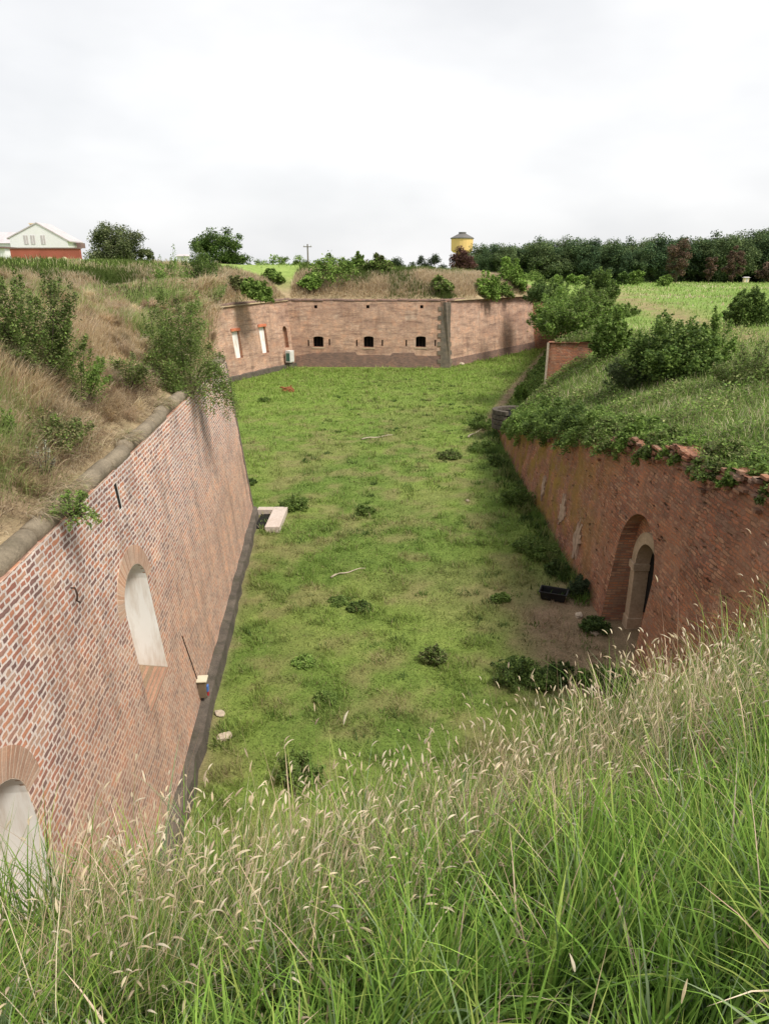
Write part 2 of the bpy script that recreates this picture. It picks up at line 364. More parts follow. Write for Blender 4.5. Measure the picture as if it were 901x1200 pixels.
# ------------------------------------------------------------------ ditch floor
def floor_z(x, y):
    x = np.asarray(x, float); y = np.asarray(y, float)
    z = (fbm(x, y, 5, 3) - .5) * .16 + (fbm(x, y, .8, 2) - .5) * .05
    xb = np.interp(y, [30, 42, 60, 87, 100], [9, 5.6, 11.0, 19.6, 24])
    z = z + 1.0 * sstep(0, 3.2, x - xb) * sstep(36, 46, y)
    z = z + .25 * np.exp(-((x - xb) / .5) ** 2) * sstep(40, 46, y)
    return z
def floor_tint(x, y):
    n = fbm(x, y, 2.6, 4); n2 = fbm(x + 31, y + 12, .9, 4); n3 = fbm(x - 70, y, 6, 3)
    g1 = np.array([.105, .17, .035]); g2 = np.array([.19, .255, .058]); dry = np.array([.21, .185, .085]); soil = np.array([.25, .175, .12])
    k = (.25 + .5 * sstep(.3, .7, n) + .5 * (fbm(x, y, .45, 2) - .5))[:, None]; c = g1 * (1 - k) + g2 * k
    far = sstep(35, 60, y)[:, None]; c = c * (1 - far * .7) + np.array([.18, .265, .052]) * far * .7
    d = (sstep(.5, .68, n2) * (1 - .6 * sstep(40, 60, y)))[:, None]; c = c * (1 - .6 * d) + dry * .6 * d
    d = (sstep(.55, .7, n3) * (1 - .8 * sstep(40, 60, y)))[:, None]; c = c * (1 - .35 * d) + dry * .35 * d
    s = np.exp(-(((x - 6.4) / 1.9) ** 2 + ((y - 18.4) / 2.8) ** 2)) * 1.5 + (1 - sstep(0, .5, x - LX(y))) * .6 * (y < 28) + .8 * np.exp(-(((x - 5.2) / 1.2) ** 2 + ((y - 16) / 2.0) ** 2))
    xb = np.interp(y, [30, 42, 60, 87, 100], [9, 5.6, 11.0, 19.6, 24]); s = s + .9 * np.exp(-((x - xb - .2) / .5) ** 2) * sstep(40, 46, y)
    s = np.clip(s * (.5 + n2), 0, .9)[:, None]
    return c * (1 - s) + soil * s
def build_floor():
    xs = np.arange(-31, 32, .35); ys = np.arange(-2, 102, .35); X, Y = np.meshgrid(xs, ys); x = X.ravel(); y = Y.ravel(); z = floor_z(x, y)
    nx = len(xs); ny = len(ys); i = np.arange(nx * ny).reshape(ny, nx)
    F = np.stack([i[:-1, :-1], i[:-1, 1:], i[1:, 1:], i[1:, :-1]], -1).reshape(-1, 4)
    o = link('ditch_ground', np_mesh('ditch_ground', np.c_[x, y, z], F, floor_tint(x, y), True), M['lawn']); tag(o, 'short grass floor of the dry fortress ditch', None, None, 'structure')
build_floor()

# ------------------------------------------------------------------ generic mesh collector
class MB:
    def __init__(s): s.V = []; s.F = []; s.U = []; s.mi = []
    def add(s, V, F, U=None, mi=0):
        k = len(s.V); s.V += [tuple(v) for v in V]; s.F += [tuple(i + k for i in f) for f in F]; s.mi += [mi] * len(F)
        s.U += list(U) if U is not None else [(v[0] + v[1] * .7, v[2]) for v in V]
    def quad(s, a, b, c, d, U=None, mi=0): s.add([a, b, c, d], [(0, 1, 2, 3)], U, mi)
    def box(s, c, h, M3=None, mi=0):
        V = []
        for dx in (-1, 1):
            for dy in (-1, 1):
                for dz in (-1, 1):
                    p = Vector((dx * h[0], dy * h[1], dz * h[2])); p = (M3 @ p) if M3 else p; V.append(tuple(p + Vector(c)))
        s.add(V, [(0, 1, 3, 2), (4, 6, 7, 5), (0, 4, 5, 1), (2, 3, 7, 6), (0, 2, 6, 4), (1, 5, 7, 3)], None, mi)
    def tube(s, pts, rad, n=6, mi=0):
        pts = [Vector(p) for p in pts]; base = len(s.V); V = []; F = []
        if not hasattr(rad, '__len__'): rad = [rad] * len(pts)
        for i, p in enumerate(pts):
            d = (pts[min(i + 1, len(pts) - 1)] - pts[max(i - 1, 0)]).normalized()
            a = d.orthogonal().normalized() if abs(d.z) < .95 else Vector((1, 0, 0)).cross(d).normalized(); b = d.cross(a)
            for k in range(n): t = 2 * math.pi * k / n; V.append(p + (a * math.cos(t) + b * math.sin(t)) * rad[i])
        for i in range(len(pts) - 1):
            for k in range(n): F.append((i * n + k, i * n + (k + 1) % n, (i + 1) * n + (k + 1) % n, (i + 1) * n + k))
        F.append(tuple(range(n))[::-1]); F.append(tuple((len(pts) - 1) * n + k for k in range(n)))
        s.add(V, F, None, mi)
    def build(s, name, mats, parent=None, bevel=0, smooth=False):
        me = bpy.data.meshes.new(name); me.from_pydata(s.V, [], s.F); me.update()
        ul = me.uv_layers.new(name='UVMap'); idx = np.zeros(len(me.loops), np.int32); me.loops.foreach_get('vertex_index', idx)
        ul.data.foreach_set('uv', np.array(s.U, np.float32)[idx].ravel()); me.polygons.foreach_set('material_index', np.array(s.mi, np.int32))
        if smooth: me.polygons.foreach_set('use_smooth', np.ones(len(me.polygons), bool))
        o = link(name, me, mats, parent)
        if bevel:
            md = o.modifiers.new('bevel', 'BEVEL'); md.width = bevel; md.segments = 2; md.limit_method = 'ANGLE'
        return o
# ------------------------------------------------------------------ battered brick wall
class Wall:
    def __init__(s, p0, p1, batter, side, top, bottom=-.4, thick=1.1, grid=None, disp=0.0, seed=0, u0=0.0):
        s.p0 = Vector((p0[0], p0[1])); s.p1 = Vector((p1[0], p1[1])); s.L = (s.p1 - s.p0).length; s.d = (s.p1 - s.p0) / s.L
        s.n = Vector((-s.d.y, s.d.x)) * side; s.b = batter; s.top = top if callable(top) else (lambda q: top); s.bot = bottom; s.thick = thick; s.grid = grid; s.disp = disp; s.seed = seed; s.u0 = u0
        s.holes = []; s.side = side; s.lean = 0.0
    def pos(s, q, h, dep=0.0):
        q = q - s.lean * h * max(0.0, q / s.L) ** 10
        p = s.p0 + s.d * q - s.n * (s.b * h + dep); return (p.x, p.y, h)
    def hole(s, outline, depth): s.holes.append((outline, depth))     # depth(h)
    def sheet(s, outline, holes, grid, dep=lambda q, h: 0.0):
        pts = list(outline); edges = []
        def loop(o, k): return [(k + i, k + (i + 1) % len(o)) for i in range(len(o))]
        edges += loop(outline, 0)
        for h in holes: edges += loop(h, len(pts)); pts += h
        if grid:
            qs = [p[0] for p in outline]; hs = [p[1] for p in outline]
            gx = np.arange(min(qs) + grid / 2, max(qs), grid); gh = np.arange(min(hs) + grid / 2, max(hs), grid)
            X, Y = np.meshgrid(gx, gh); X = X.ravel() + RNG.uniform(-.2, .2, X.size) * grid; Y = Y.ravel() + RNG.uniform(-.2, .2, Y.size) * grid
            m = in_poly(X, Y, outline)
            for h in holes: m &= ~in_poly(X, Y, h)
            for h in holes: m &= dseg(X, Y, h + [h[0]])[0] > grid * .3
            m &= dseg(X, Y, outline + [outline[0]])[0] > grid * .3
            pts += [(float(a), float(b)) for a, b in zip(X[m], Y[m])]
        vs, es, fs, *_ = delaunay_2d_cdt([Vector(p) for p in pts], edges, [], 0, 1e-5)
        V = [(v.x, v.y) for v in vs]; F = []
        for f in fs:
            cx = np.array([sum(V[i][0] for i in f) / len(f)]); cy = np.array([sum(V[i][1] for i in f) / len(f)])
            if not in_poly(cx, cy, outline)[0]: continue
            if any(in_poly(cx, cy, h)[0] for h in holes): continue
            a, b, c = V[f[0]], V[f[1]], V[f[2]]; cr = (b[0] - a[0]) * (c[1] - a[1]) - (b[1] - a[1]) * (c[0] - a[0])
            f = list(f)
            if (cr > 0) != (s.side < 0): f = f[::-1]
            F.append(f)
        return V, F
    def build(s, name, mats, parent, jamb_mi=None):
        mb = MB(); n = max(2, int(s.L / (s.grid or 3)))
        outline = [(0, s.bot), (s.L, s.bot)] + [(s.L * (1 - i / n), s.top(s.L * (1 - i / n))) for i in range(n + 1)]
        V, F = s.sheet(outline, [h[0] for h in s.holes], s.grid)
        sl = math.sqrt(1 + s.b ** 2)
        q = np.array([v[0] for v in V]); h = np.array([v[1] for v in V])
        dd = s.disp * (fbm(q + s.seed * 37, h * 1.5, 1.1, 4) - .5) * 2 if s.disp else np.zeros(len(V))
        if s.disp:
            for o, _ in s.holes: dd = dd * sstep(0, .5, dseg(q, h, o + [o[0]])[0])
            tp = np.array([s.top(a) for a in q]); e = np.exp(-(tp - h) / .5); dd = dd + e * .28 * fbm(q + 9, h, .6, 3)
        mb.add([s.pos(a, b, float(c)) for (a, b), c in zip(V, dd)], F, [(a + s.u0, b * sl) for a, b in V])
        T = s.thick
        for i in range(n):
            a, b = s.L * i / n, s.L * (i + 1) / n; ta, tb = s.top(a), s.top(b)
            mb.quad(s.pos(a, ta), s.pos(b, tb), s.pos(b, tb, T), s.pos(a, ta, T), [(a, 0), (b, 0), (b, T), (a, T)])
            mb.quad(s.pos(a, s.bot, T), s.pos(b, s.bot, T), s.pos(b, tb, T), s.pos(a, ta, T), [(a, 0), (b, 0), (b, tb), (a, ta)])
        for e in (0, s.L): mb.quad(s.pos(e, s.bot), s.pos(e, s.top(e)), s.pos(e, s.top(e), T), s.pos(e, s.bot, T), [(0, s.bot), (0, s.top(e)), (T, s.top(e)), (T, s.bot)])
        for o, dep in s.holes:
            acc = 0
            for i in range(len(o)):
                a, b = o[i], o[(i + 1) % len(o)]; ln = math.dist(a, b)
                mb.quad(s.pos(*a), s.pos(*b), s.pos(b[0], b[1], dep(b[1])), s.pos(a[0], a[1], dep(a[1])), [(0, acc), (0, acc + ln), (dep(b[1]), acc + ln), (dep(a[1]), acc)], 1 if jamb_mi is None else jamb_mi)
                acc += ln
        return mb.build(name, mats, parent)
    def panel(s, outline, dep, name, mat, parent, off=.003):
        mb = MB(); mb.add([s.pos(a, b, dep(b) - off) for a, b in outline], [tuple(range(len(outline)))], [(a, b) for a, b in outline]); return mb.build(name, mat, parent)
    def slab(s, outline, d0, d1, name, mat, parent, uvf=None, bevel=0):
        """prism following the battered face from depth d0 (front) to d1 (back)"""
        mb = MB(); n = len(outline)
        Vf = [s.pos(a, b, d0) for a, b in outline]; Vb = [s.pos(a, b, d1) for a, b in outline]
        mb.add(Vf + Vb, [tuple(range(n)), tuple(range(2 * n - 1, n - 1, -1))] + [(i, (i + 1) % n, n + (i + 1) % n, n + i) for i in range(n)], [(a, b) for a, b in outline] * 2)
        return mb.build(name, mat, parent, bevel)
def arch_outline(q0, q1, hb, hs, ha, n=14):
    """segmental/round arch: springing hs, apex ha"""
    w = (q1 - q0) / 2; c = (q0 + q1) / 2; r = ha - hs; P = [(q0, hb), (q1, hb)]
    for i in range(n + 1):
        t = math.pi * i / n; P.append((c + w * math.cos(t), hs + r * math.sin(t)))
    return P
def ring_mesh(s, q0, q1, hs, ha, band, d0, d1, name, mat, parent, legs=0.0, n=20, vertical_dep=None):
    """arch band with radial bricks in front of wall s"""
    mb = MB(); w = (q1 - q0) / 2; c = (q0 + q1) / 2; r = ha - hs
    C = []
    if legs > 0:
        k = 4
        for i in range(k): C.append(((q1, hs - legs + legs * i / k), (q1 + band, hs - legs + legs * i / k)))
    for i in range(n + 1):
        t = math.pi * i / n; C.append(((c + w * math.cos(t), hs + r * math.sin(t)), (c + (w + band) * math.cos(t), hs + (r + band) * math.sin(t))))
    if legs > 0:
        for i in range(1, k + 1): C.append(((q0, hs - legs * i / k), (q0 - band, hs - legs * i / k)))
    acc = 0
    D0 = (lambda h: d0) if vertical_dep is None else (lambda h: vertical_dep(h) + d0)
    D1 = (lambda h: d1) if vertical_dep is None else (lambda h: vertical_dep(h) + d1)
    for i in range(len(C) - 1):
        (a, A_), (b, B_) = C[i], C[i + 1]; ln = math.dist(A_, B_) * .5 + math.dist(a, b) * .5
        f = lambda p, D: s.pos(p[0], p[1], D(p[1]))
        mb.quad(f(a, D0), f(A_, D0), f(B_, D0), f(b, D0), [(acc, 0), (acc, band), (acc + ln, band), (acc + ln, 0)])
        mb.quad(f(a, D0), f(b, D0), f(b, D1), f(a, D1), [(acc, 0), (acc + ln, 0), (acc + ln, D1(a[1]) - D0(a[1])), (acc, D1(a[1]) - D0(a[1]))])
        mb.quad(f(A_, D0), f(B_, D0), f(B_, D1), f(A_, D1), [(acc, 0), (acc + ln, 0), (acc + ln, .05), (acc, .05)])
        acc += ln
    for e in (C[0], C[-1]): mb.quad(f(e[0], D0), f(e[1], D0), f(e[1], D1), f(e[0], D1))
    return mb.build(name, mat, parent)

# ---- left wall
root = empty('brick_wall', (LX(14), 14, 0), 'long battered brick wall with white joints and blind arched niches left of the ditch', 'wall')
def rel(o):        # keep world placement while parenting to an empty that sits elsewhere
    if o.parent is not None: o.matrix_parent_inverse = Matrix.Translation(-o.parent.location) if o.parent.parent is None else Matrix.Identity(4)
    return o
W = Wall((LX(.5), .5), (LX(28.0), 28.0), .095, -1, 6.7, grid=1.3); W.lean = .12
sY = lambda y: (y - .5) / W.d.y
niches = [(sY(10.5), sY(12.0)), (sY(4.72), sY(6.27))]
apex = 4.98
dep = lambda h: .75 + .095 * (apex - h)
for a, b in niches: W.hole(arch_outline(a, b, 2.45, 4.45, apex), dep)
slot_y = sY(11.5); W.hole([(slot_y - .09, 6.02), (slot_y + .09, 6.02), (slot_y + .09, 6.5), (slot_y - .09, 6.5)], lambda h: .02)
rel(W.build('masonry', [M['brick_left'], M['whitewash']], root))
W.panel([(slot_y - .09, 6.02), (slot_y + .09, 6.02), (slot_y + .09, 6.5), (slot_y - .09, 6.5)], lambda h: .018, 'drain_slot', M['void'], root)
for a, b in niches:
    W.panel(arch_outline(a, b, 2.45, 4.45, apex), dep, 'niche_panel', M['whitewash'], root)
    ring_mesh(W, a, b, 4.45, apex, .36, -.006, .05, 'arch_band', M['voussoir'], root)
    # sloped brick sill wedge filling the bottom of the niche
    mb = MB(); e = .004; q0, q1 = a + e, b - e; hf, hb_ = 2.46, 2.62; D = dep(hb_) - .01
    P = [W.pos(q0, 2.468, -.008), W.pos(q1, 2.468, -.008), W.pos(q1, hb_, D), W.pos(q0, hb_, D), W.pos(q0, hf, D), W.pos(q1, hf, D)]
    mb.add(P, [(0, 1, 2, 3), (4, 5, 1, 0), (3, 2, 5, 4), (0, 3, 4), (1, 5, 2)], [(0, 0), (0, .5), (1.1, .5), (1.1, 0), (1.1, 0), (1.1, .5)]); mb.quad(W.pos(q0, 2.43, -.004), W.pos(q1, 2.43, -.004), W.pos(q1, 2.468, -.008), W.pos(q0, 2.468, -.008)); mb.build('brick_sill', M['sill_brick'], root)
def coping_run(P, name, mat, parent, rad=.17, front=0.0, n=9, h=.0, seed=1, half=True, wob=.03):
    """rounded stone coping: P list of 3D points along the front top edge, segments of about 1 m with joints"""
    mb = MB(); rr = random.Random(seed)
    P = [Vector(p) for p in P]; tot = sum((P[i + 1] - P[i]).length for i in range(len(P) - 1)); k = max(1, int(tot / 1.1))
    def at(t):
        d = t * tot
        for i in range(len(P) - 1):
            l = (P[i + 1] - P[i]).length
            if d <= l + 1e-6: return P[i] + (P[i + 1] - P[i]) * (d / l)
            d -= l
        return P[-1].copy()
    for i in range(k):
        a = at((i + .008) / k); b = at((i + .992) / k); o = Vector((rr.uniform(-wob, wob), rr.uniform(-wob, wob), rr.uniform(-wob, wob))); r_ = rad * rr.uniform(.93, 1.07)
        m1 = a.lerp(b, .04); m2 = a.lerp(b, .96); mb.tube([a + o, m1 + o, a.lerp(b, .5) + o, m2 + o, b + o], [r_ * .9, r_, r_ * 1.02, r_, r_ * .9], 12)
    return mb.build(name, mat, parent, smooth=True)
c0 = [tuple(W.pos(q, 6.78, .16)) for q in np.linspace(0, W.L, 12)]
coping_run(c0, 'coping', M['coping'], root, .155)
# dark footing in front of the base
def plinth(Wl, q0, q1, proj, h, name, mat, parent, seed=0, slope=.0):
    mb = MB(); n = max(2, int((q1 - q0) / .6)); rr = random.Random(seed); prev = None
    for i in range(n + 1):
        q = q0 + (q1 - q0) * i / n; pj = proj + rr.uniform(-.05, .05); hh = h + rr.uniform(-.04, .04)
        cur = (Wl.pos(q, -.4, -pj - .03), Wl.pos(q, hh, -pj), Wl.pos(q, hh + .06, .05))
        if prev:
            u0, u1 = q - (q1 - q0) / n, q
            mb.quad(prev[0], cur[0], cur[1], prev[1], [(u0, 0), (u1, 0), (u1, hh), (u0, hh)]); mb.quad(prev[1], cur[1], cur[2], prev[2], [(u0, hh), (u1, hh), (u1, hh + .3), (u0, hh + .3)])
        else: mb.add(list(cur), [(0, 1, 2)])
        prev = cur
    mb.add(list(prev), [(0, 2, 1)])
    return mb.build(name, mat, parent)
plinth(W, 0, W.L, .20, .36, 'footing', M['plinth'], root, 3)
# quoin stones on the far corner
for i, hz in enumerate(np.arange(.35, 6.6, .42)):
    w_ = .55 if i % 2 else .32
    W.slab([(W.L - w_ * .6, hz), (W.L + .03, hz), (W.L + .03, hz + .40), (W.L - w_ * .6, hz + .40)], -.015, .6 if i % 2 else .35, 'corner_stone', M['quoin'], root, bevel=.02)
for o in root.children: rel(o)

# return wall that runs left from the corner of the left wall, and the recess behind it
def simple_wall(name, p0, p1, batter, side, top, label, mat, coping=True, **kw):
    r = empty(name, (p0[0], p0[1], 0), label, 'wall'); w = Wall(p0, p1, batter, side, top, **kw); r_w = (r, w); return r_w
r2, w2 = simple_wall('brick_wall', (LX(27.9) - .95, 27.95), (-21.0, 31.6), .12, -1, 6.68, 'end face of the left rampart turning away behind the bushy corner', M['brick_far'])
w2.build('masonry', [M['brick_far']], r2); coping_run([w2.pos(q, 6.78, .2) for q in np.linspace(.5, w2.L, 6)], 'coping', M['coping'], r2, .17)
for o in r2.children: rel(o)
r3, w3 = simple_wall('brick_wall', (-21.0, 31.6), (-21.7, 49.2), .12, -1, 6.9, 'hidden recessed brick wall behind the left rampart corner', M['brick_far'])
w3.build('masonry', [M['brick_far']], r3)
for o in r3.children: rel(o)
# ---- flank wall with white blind windows
FL0, FL1 = (-21.9, 49.0), (-9.53, 78.1)
r4, w4 = simple_wall('brick_wall', FL0, FL1, .12, -1, lambda q: 6.75 + .3 * q / 30.4, 'angled brick flank wall with two tall white blind windows under orange lintels', M['brick_far'], grid=None, u0=60)
def wq(w, px, py):       # pixel -> (q,h) on a battered wall face
    r = ray(px, py); n = Vector((w.n.x, w.n.y, w.b)); p = Vector((w.p0.x, w.p0.y, 0)); o = Vector((0, 0, CAMH)); rv = Vector(r)
    t = (p - o).dot(n) / rv.dot(n); x = o + rv * t; return ((x.xy - w.p0).dot(w.d), x.z)
def rect_hole(w, q, h, dq, dh): return [(q - dq, h - dh), (q + dq, h - dh), (q + dq, h + dh), (q - dq, h + dh)]
fw = []
for (x0, y0, x1, y1) in ((276, 388, 281, 420), (307, 383, 312, 414)):
    a = wq(w4, x0, y0); b = wq(w4, x1, y1); q = (a[0] + b[0]) / 2; o = [(q - .62, b[1]), (q + .62, b[1]), (q + .62, a[1]), (q - .62, a[1])]
    w4.hole(o, lambda h: .16 + .12 * (7 - h) * .3); fw.append((o, q, a[1], b[1]))
a = wq(w4, 333, 382); b = wq(w4, 334, 408); qn = a[0]; on = arch_outline(qn - .45, qn + .45, b[1], a[1] - .5, a[1], 8); w4.hole(on, lambda h: .4)
w4.build('masonry', [M['brick_far'], M['brick_jamb']], r4)
for o, q, ht, hb_ in fw:
    w4.panel(o, lambda h: .16 + .12 * (7 - h) * .3, 'white_window_panel', M['whitewash'], r4)
    w4.slab([(q - .75, ht + .01), (q + .75, ht + .01), (q + .75, ht + .26), (q - .75, ht + .26)], -.1, .3, 'lintel', M['orange_tile'], r4)
w4.panel(on, lambda h: .4, 'niche_back', M['brick_jamb'], r4)
plinth(w4, 0, w4.L, .25, .45, 'footing', M['plinth'], r4, 5)
coping_run([w4.pos(q, w4.top(q) + .06, .1) for q in np.linspace(0, w4.L - .1, 12)], 'coping', M['brick_dark'], r4, .17)
for o in r4.children: rel(o)
# ---- main far wall with embrasures
r5, w5 = simple_wall('brick_wall', (-11.3, 77.05), (7.1, 76.25), .10, -1, 7.0, 'straight far brick wall with three square dark embrasures facing the camera', M['brick_far'])
emb = []
for px, dq, dh in ((373, .56, .56), (432, .54, .60), (493, .54, .58)):
    q, h = wq(w5, px, 400.5); emb.append((q, h)); o = arch_outline(q - dq, q + dq, h - dh, h + dh * .75, h + dh, 6); w5.hole(o, lambda h: 1.0)
slits = []
for px, py in ((361.5, 402), (386, 401), (418, 402), (448, 402), (476, 402), (510, 402)):
    q, h = wq(w5, px, py); o = rect_hole(w5, q, h, .08, .34); w5.hole(o, lambda h: .6); slits.append(o)
drn = []
for px in (370, 431, 494):
    q, h = wq(w5, px, 359.5); o = rect_hole(w5, q, h, .17, .17); w5.hole(o, lambda h: .5); drn.append(o)
w5.build('masonry', [M['brick_far'], M['brick_jamb']], r5)
for (q, h), (o, d_) in zip(emb, w5.holes[:3]):
    w5.panel(o, d_, 'embrasure', M['void'], r5)
    hh = h - (.62 if q else 0); lo = o[0][1]
    w5.slab([(o[0][0] - .15, lo - .16), (o[1][0] + .15, lo - .16), (o[1][0] + .15, lo - .01), (o[0][0] - .15, lo - .01)], -.05, .2, 'embrasure_sill', M['portal'], r5)
    ring_mesh(w5, o[0][0], o[1][0], h + .42, h + .58, .2, -.02, .05, 'embrasure_arch', M['voussoir'], r5, legs=0, n=8)
    for sgn in (-1, 1):      # grille bars
        mb = MB(); mb.tube([w5.pos(q + sgn * .2, lo + .02, .5), w5.pos(q + sgn * .2, h + .55, .5)], .025, 5); mb.build('grille_bar', M['iron'], r5)
for o in slits: w5.panel(o, lambda h: .6, 'loophole', M['void'], r5)
for o in drn: w5.panel(o, lambda h: .5, 'drain_hole', M['void'], r5)
w5.slab([(1.5, -.3), (w5.L - .9, -.3), (w5.L - .9, 1.25), (w5.L * .80, 1.3), (w5.L * .79, 1.6), (w5.L * .66, 1.55), (w5.L * .65, 1.3), (w5.L * .45, 1.35), (w5.L * .44, 1.62), (w5.L * .2, 1.55), (1.5, 1.2)], -.03, .2, 'dark_base_course', M['brick_dark'], r5)
coping_run([w5.pos(q, 7.05, .1) for q in np.linspace(0, w5.L, 8)], 'coping', M['brick_dark'], r5, .17)
for o in r5.children: rel(o)
# ---- right part of the far wall
r6, w6 = simple_wall('brick_wall', (7.1, 76.25), (20.9, 96.2), .10, -1, 7.0, 'far brick wall receding to the right of the dark stone corner', M['brick_far'], u0=22)
w6.build('masonry', [M['brick_far']], r6)
w6.slab([(.3, -.3), (w6.L, -.3), (w6.L, .95), (.3, .9)], -.06, .2, 'dark_base_course', M['brick_dark'], r6)
coping_run([w6.pos(q, 7.05, .1) for q in np.linspace(0, w6.L, 8)], 'coping', M['brick_dark'], r6, .17)
for i, hz in enumerate(np.arange(0, 6.9, .46)):
    k = .95 + .35 * (i % 2)
    w6.slab([(-.02, hz), (.35 + .3 * (i % 2), hz), (.35 + .3 * (i % 2), hz + .45), (-.02, hz + .45)], -.08, .3, 'corner_stone', M['quoin'], r6)
    w5.slab([(w5.L - k, hz), (w5.L + .03, hz), (w5.L + .03, hz + .45), (w5.L - k, hz + .45)], -.078, .3, 'corner_stone', M['quoin'], r6)
for o in r6.children: rel(o)
r7, w7 = simple_wall('brick_wall', (18.6, 95.0), (25.4, 97.3), .05, -1, 6.9, 'short dark red brick wall closing the ditch behind the bushes', M['brick_right'])
w7.build('masonry', [M['brick_right']], r7)
for o in r7.children: rel(o)
r8, w8 = simple_wall('brick_wall', (10.15, 42.4), (24.4, 96.8), .03, 1, lambda q: 5.7 + 1.1 * q / 56, 'overgrown brick wall running back under tall bushes on the right', M['brick_right'])
w8.build('masonry', [M['brick_right']], r8)
for o in r8.children: rel(o)
# ---- remnant facing the camera
r9, w9 = simple_wall('brick_wall', (9.82, 42.25), (14.2, 40.72), .03, -1, lambda q: 5.95 + .02 * q, 'reddish brick wall stub showing as a triangle between the bushes', M['brick_right'])
w9.thick = .9; w9.grid = .6; w9.disp = .03
w9.build('masonry', [M['brick_right']], r9)
w9.slab([(-.03, -.3), (.09, -.3), (.09, 5.93), (-.03, 5.93)], -.02, .4, 'pale_edge_strip', M['rubble'], r9)
for o in r9.children: rel(o)
# ---- right ruined wall with the arched recess
RY0 = 5.6
W10 = Wall((RXB(RY0), RY0), (RXB(43), 43), .10, 1, lambda q: float(zr(q + RY0)) + .10 + .16 * math.sin(q * 3.1) * math.sin(q * 1.3), grid=.26, disp=.10, seed=4, thick=1.0, u0=0)
r10 = empty('brick_wall', (RXB(17), 17, 0), 'eroded red brick wall with a deep arched recess on the right', 'wall')
cq = (17.1 - RY0) / W10.d.y; DR = lambda h: .34 + .10 * (3.9 - h)
OUT = arch_outline(cq - 1.42, cq + 1.42, -.3, 2.42, 3.84, 18); W10.hole(OUT, DR)
W10.build('masonry', [M['brick_right'], M['brick_jamb']], r10)
# back wall of the recess with a doorway cut through it
IN = arch_outline(cq - .92, cq + .92, -.28, 2.1, 3.02, 14)
Vv, Ff = W10.sheet(OUT, [IN], None); mb = MB(); mb.add([W10.pos(a, b, DR(b) - .002) for a, b in Vv], Ff, Vv)
for i in range(len(IN)):
    a, b = IN[i], IN[(i + 1) % len(IN)]; mb.quad(W10.pos(a[0], a[1], DR(a[1])), W10.pos(b[0], b[1], DR(b[1])), W10.pos(b[0], b[1], DR(b[1]) + .33), W10.pos(a[0], a[1], DR(a[1]) + .33))
mb.build('recess_back', M['brick_jamb'], r10)
ring_mesh(W10, cq - .92 + .03, cq + .92 - .03, 2.1, 2.99, .33, -.10, .32, 'stone_arch', M['portal'], r10, legs=0, n=18, vertical_dep=DR)
for sgn in (-1, 1):
    qa = cq + sgn * .89; qb = cq + sgn * 1.22
    for nm, h0, h1, ex in (('portal_base', 0, .35, .03), ('portal_pillar', .353, 1.90, 0), ('impost', 1.903, 2.098, .05)):
        V_ = []
        qi = qa - sgn * ex; qo = qb + sgn * ex
        for h_ in (h0, h1):
            for q_, d_ in ((qi, -.10 - ex), (qo, -.10 - ex), (qo, .02), (qi, .32)): V_.append(W10.pos(q_, h_, DR(h_) + d_))
        mb = MB(); mb.add(V_, [(0, 1, 2, 3), (4, 5, 6, 7), (0, 1, 5, 4), (1, 2, 6, 5), (2, 3, 7, 6), (3, 0, 4, 7)]); mb.build(nm, M['portal'], r10, bevel=.012)
W10.panel(IN, lambda h: DR(h) + .325, 'dark_doorway', M['void'], r10, 0.0)
# pale rendered patches
for (px, py, dx, dy) in ((637, 572, .16, .45), (659, 600, .22, .6), (677, 632, .25, .6)):
    q, h = wq(W10, px, py); O = []
    for i in range(26):
        t = 2 * math.pi * i / 26; k = 1 + random.uniform(-.42, .35); O.append((q + dx * 1.6 * k * math.cos(t), h + dy * k * math.sin(t)))
    W10.slab(O, -.055, .05, 'render_patch', flat_mat('old_render', (.38, .27, .2), .9, .35, 5) if 'rp' not in M else M['rp'], r10)
for o in r10.children: rel(o)
# rubble band of loose bricks along its ragged top
rb = MB(); rr = random.Random(9)
for i in range(230):
    y = rr.uniform(7, 30); q = (y - RY0); h = W10.top(q) - abs(rr.gauss(0, .28)) + .05
    m3 = Matrix.Rotation(math.atan2(W10.d.y, W10.d.x) + rr.uniform(-.12, .12), 3, 'Z') @ Matrix.Rotation(rr.uniform(-.12, .12), 3, 'X')
    rb.box(W10.pos(q, h, .03 + rr.uniform(-.06, .04)), (rr.choice([.13, .10, .07]), .055, .032), m3)
o = rb.build('loose_brick_course', brick_mat('loose_brick', [tuple(v * .5 for v in c_) for c_ in PAL_R], (.2, .1, .07), (.15, .08, .06), None, mort=.004, stain_amt=.5), r10); rel(o)
# ---- near end wall under the camera's bank
r11, w11 = simple_wall('brick_wall', (-3.75, 1.15), (7.0, 7.0), .05, 1, 6.2, 'brick wall closing the near end of the ditch below the grassy bank', M['brick_left'])
# its face looks along +y
w11.n = Vector((-w11.d.y, w11.d.x)); w11.side = 1
w11.build('masonry', [M['brick_right']], r11)
for o in r11.children: rel(o)

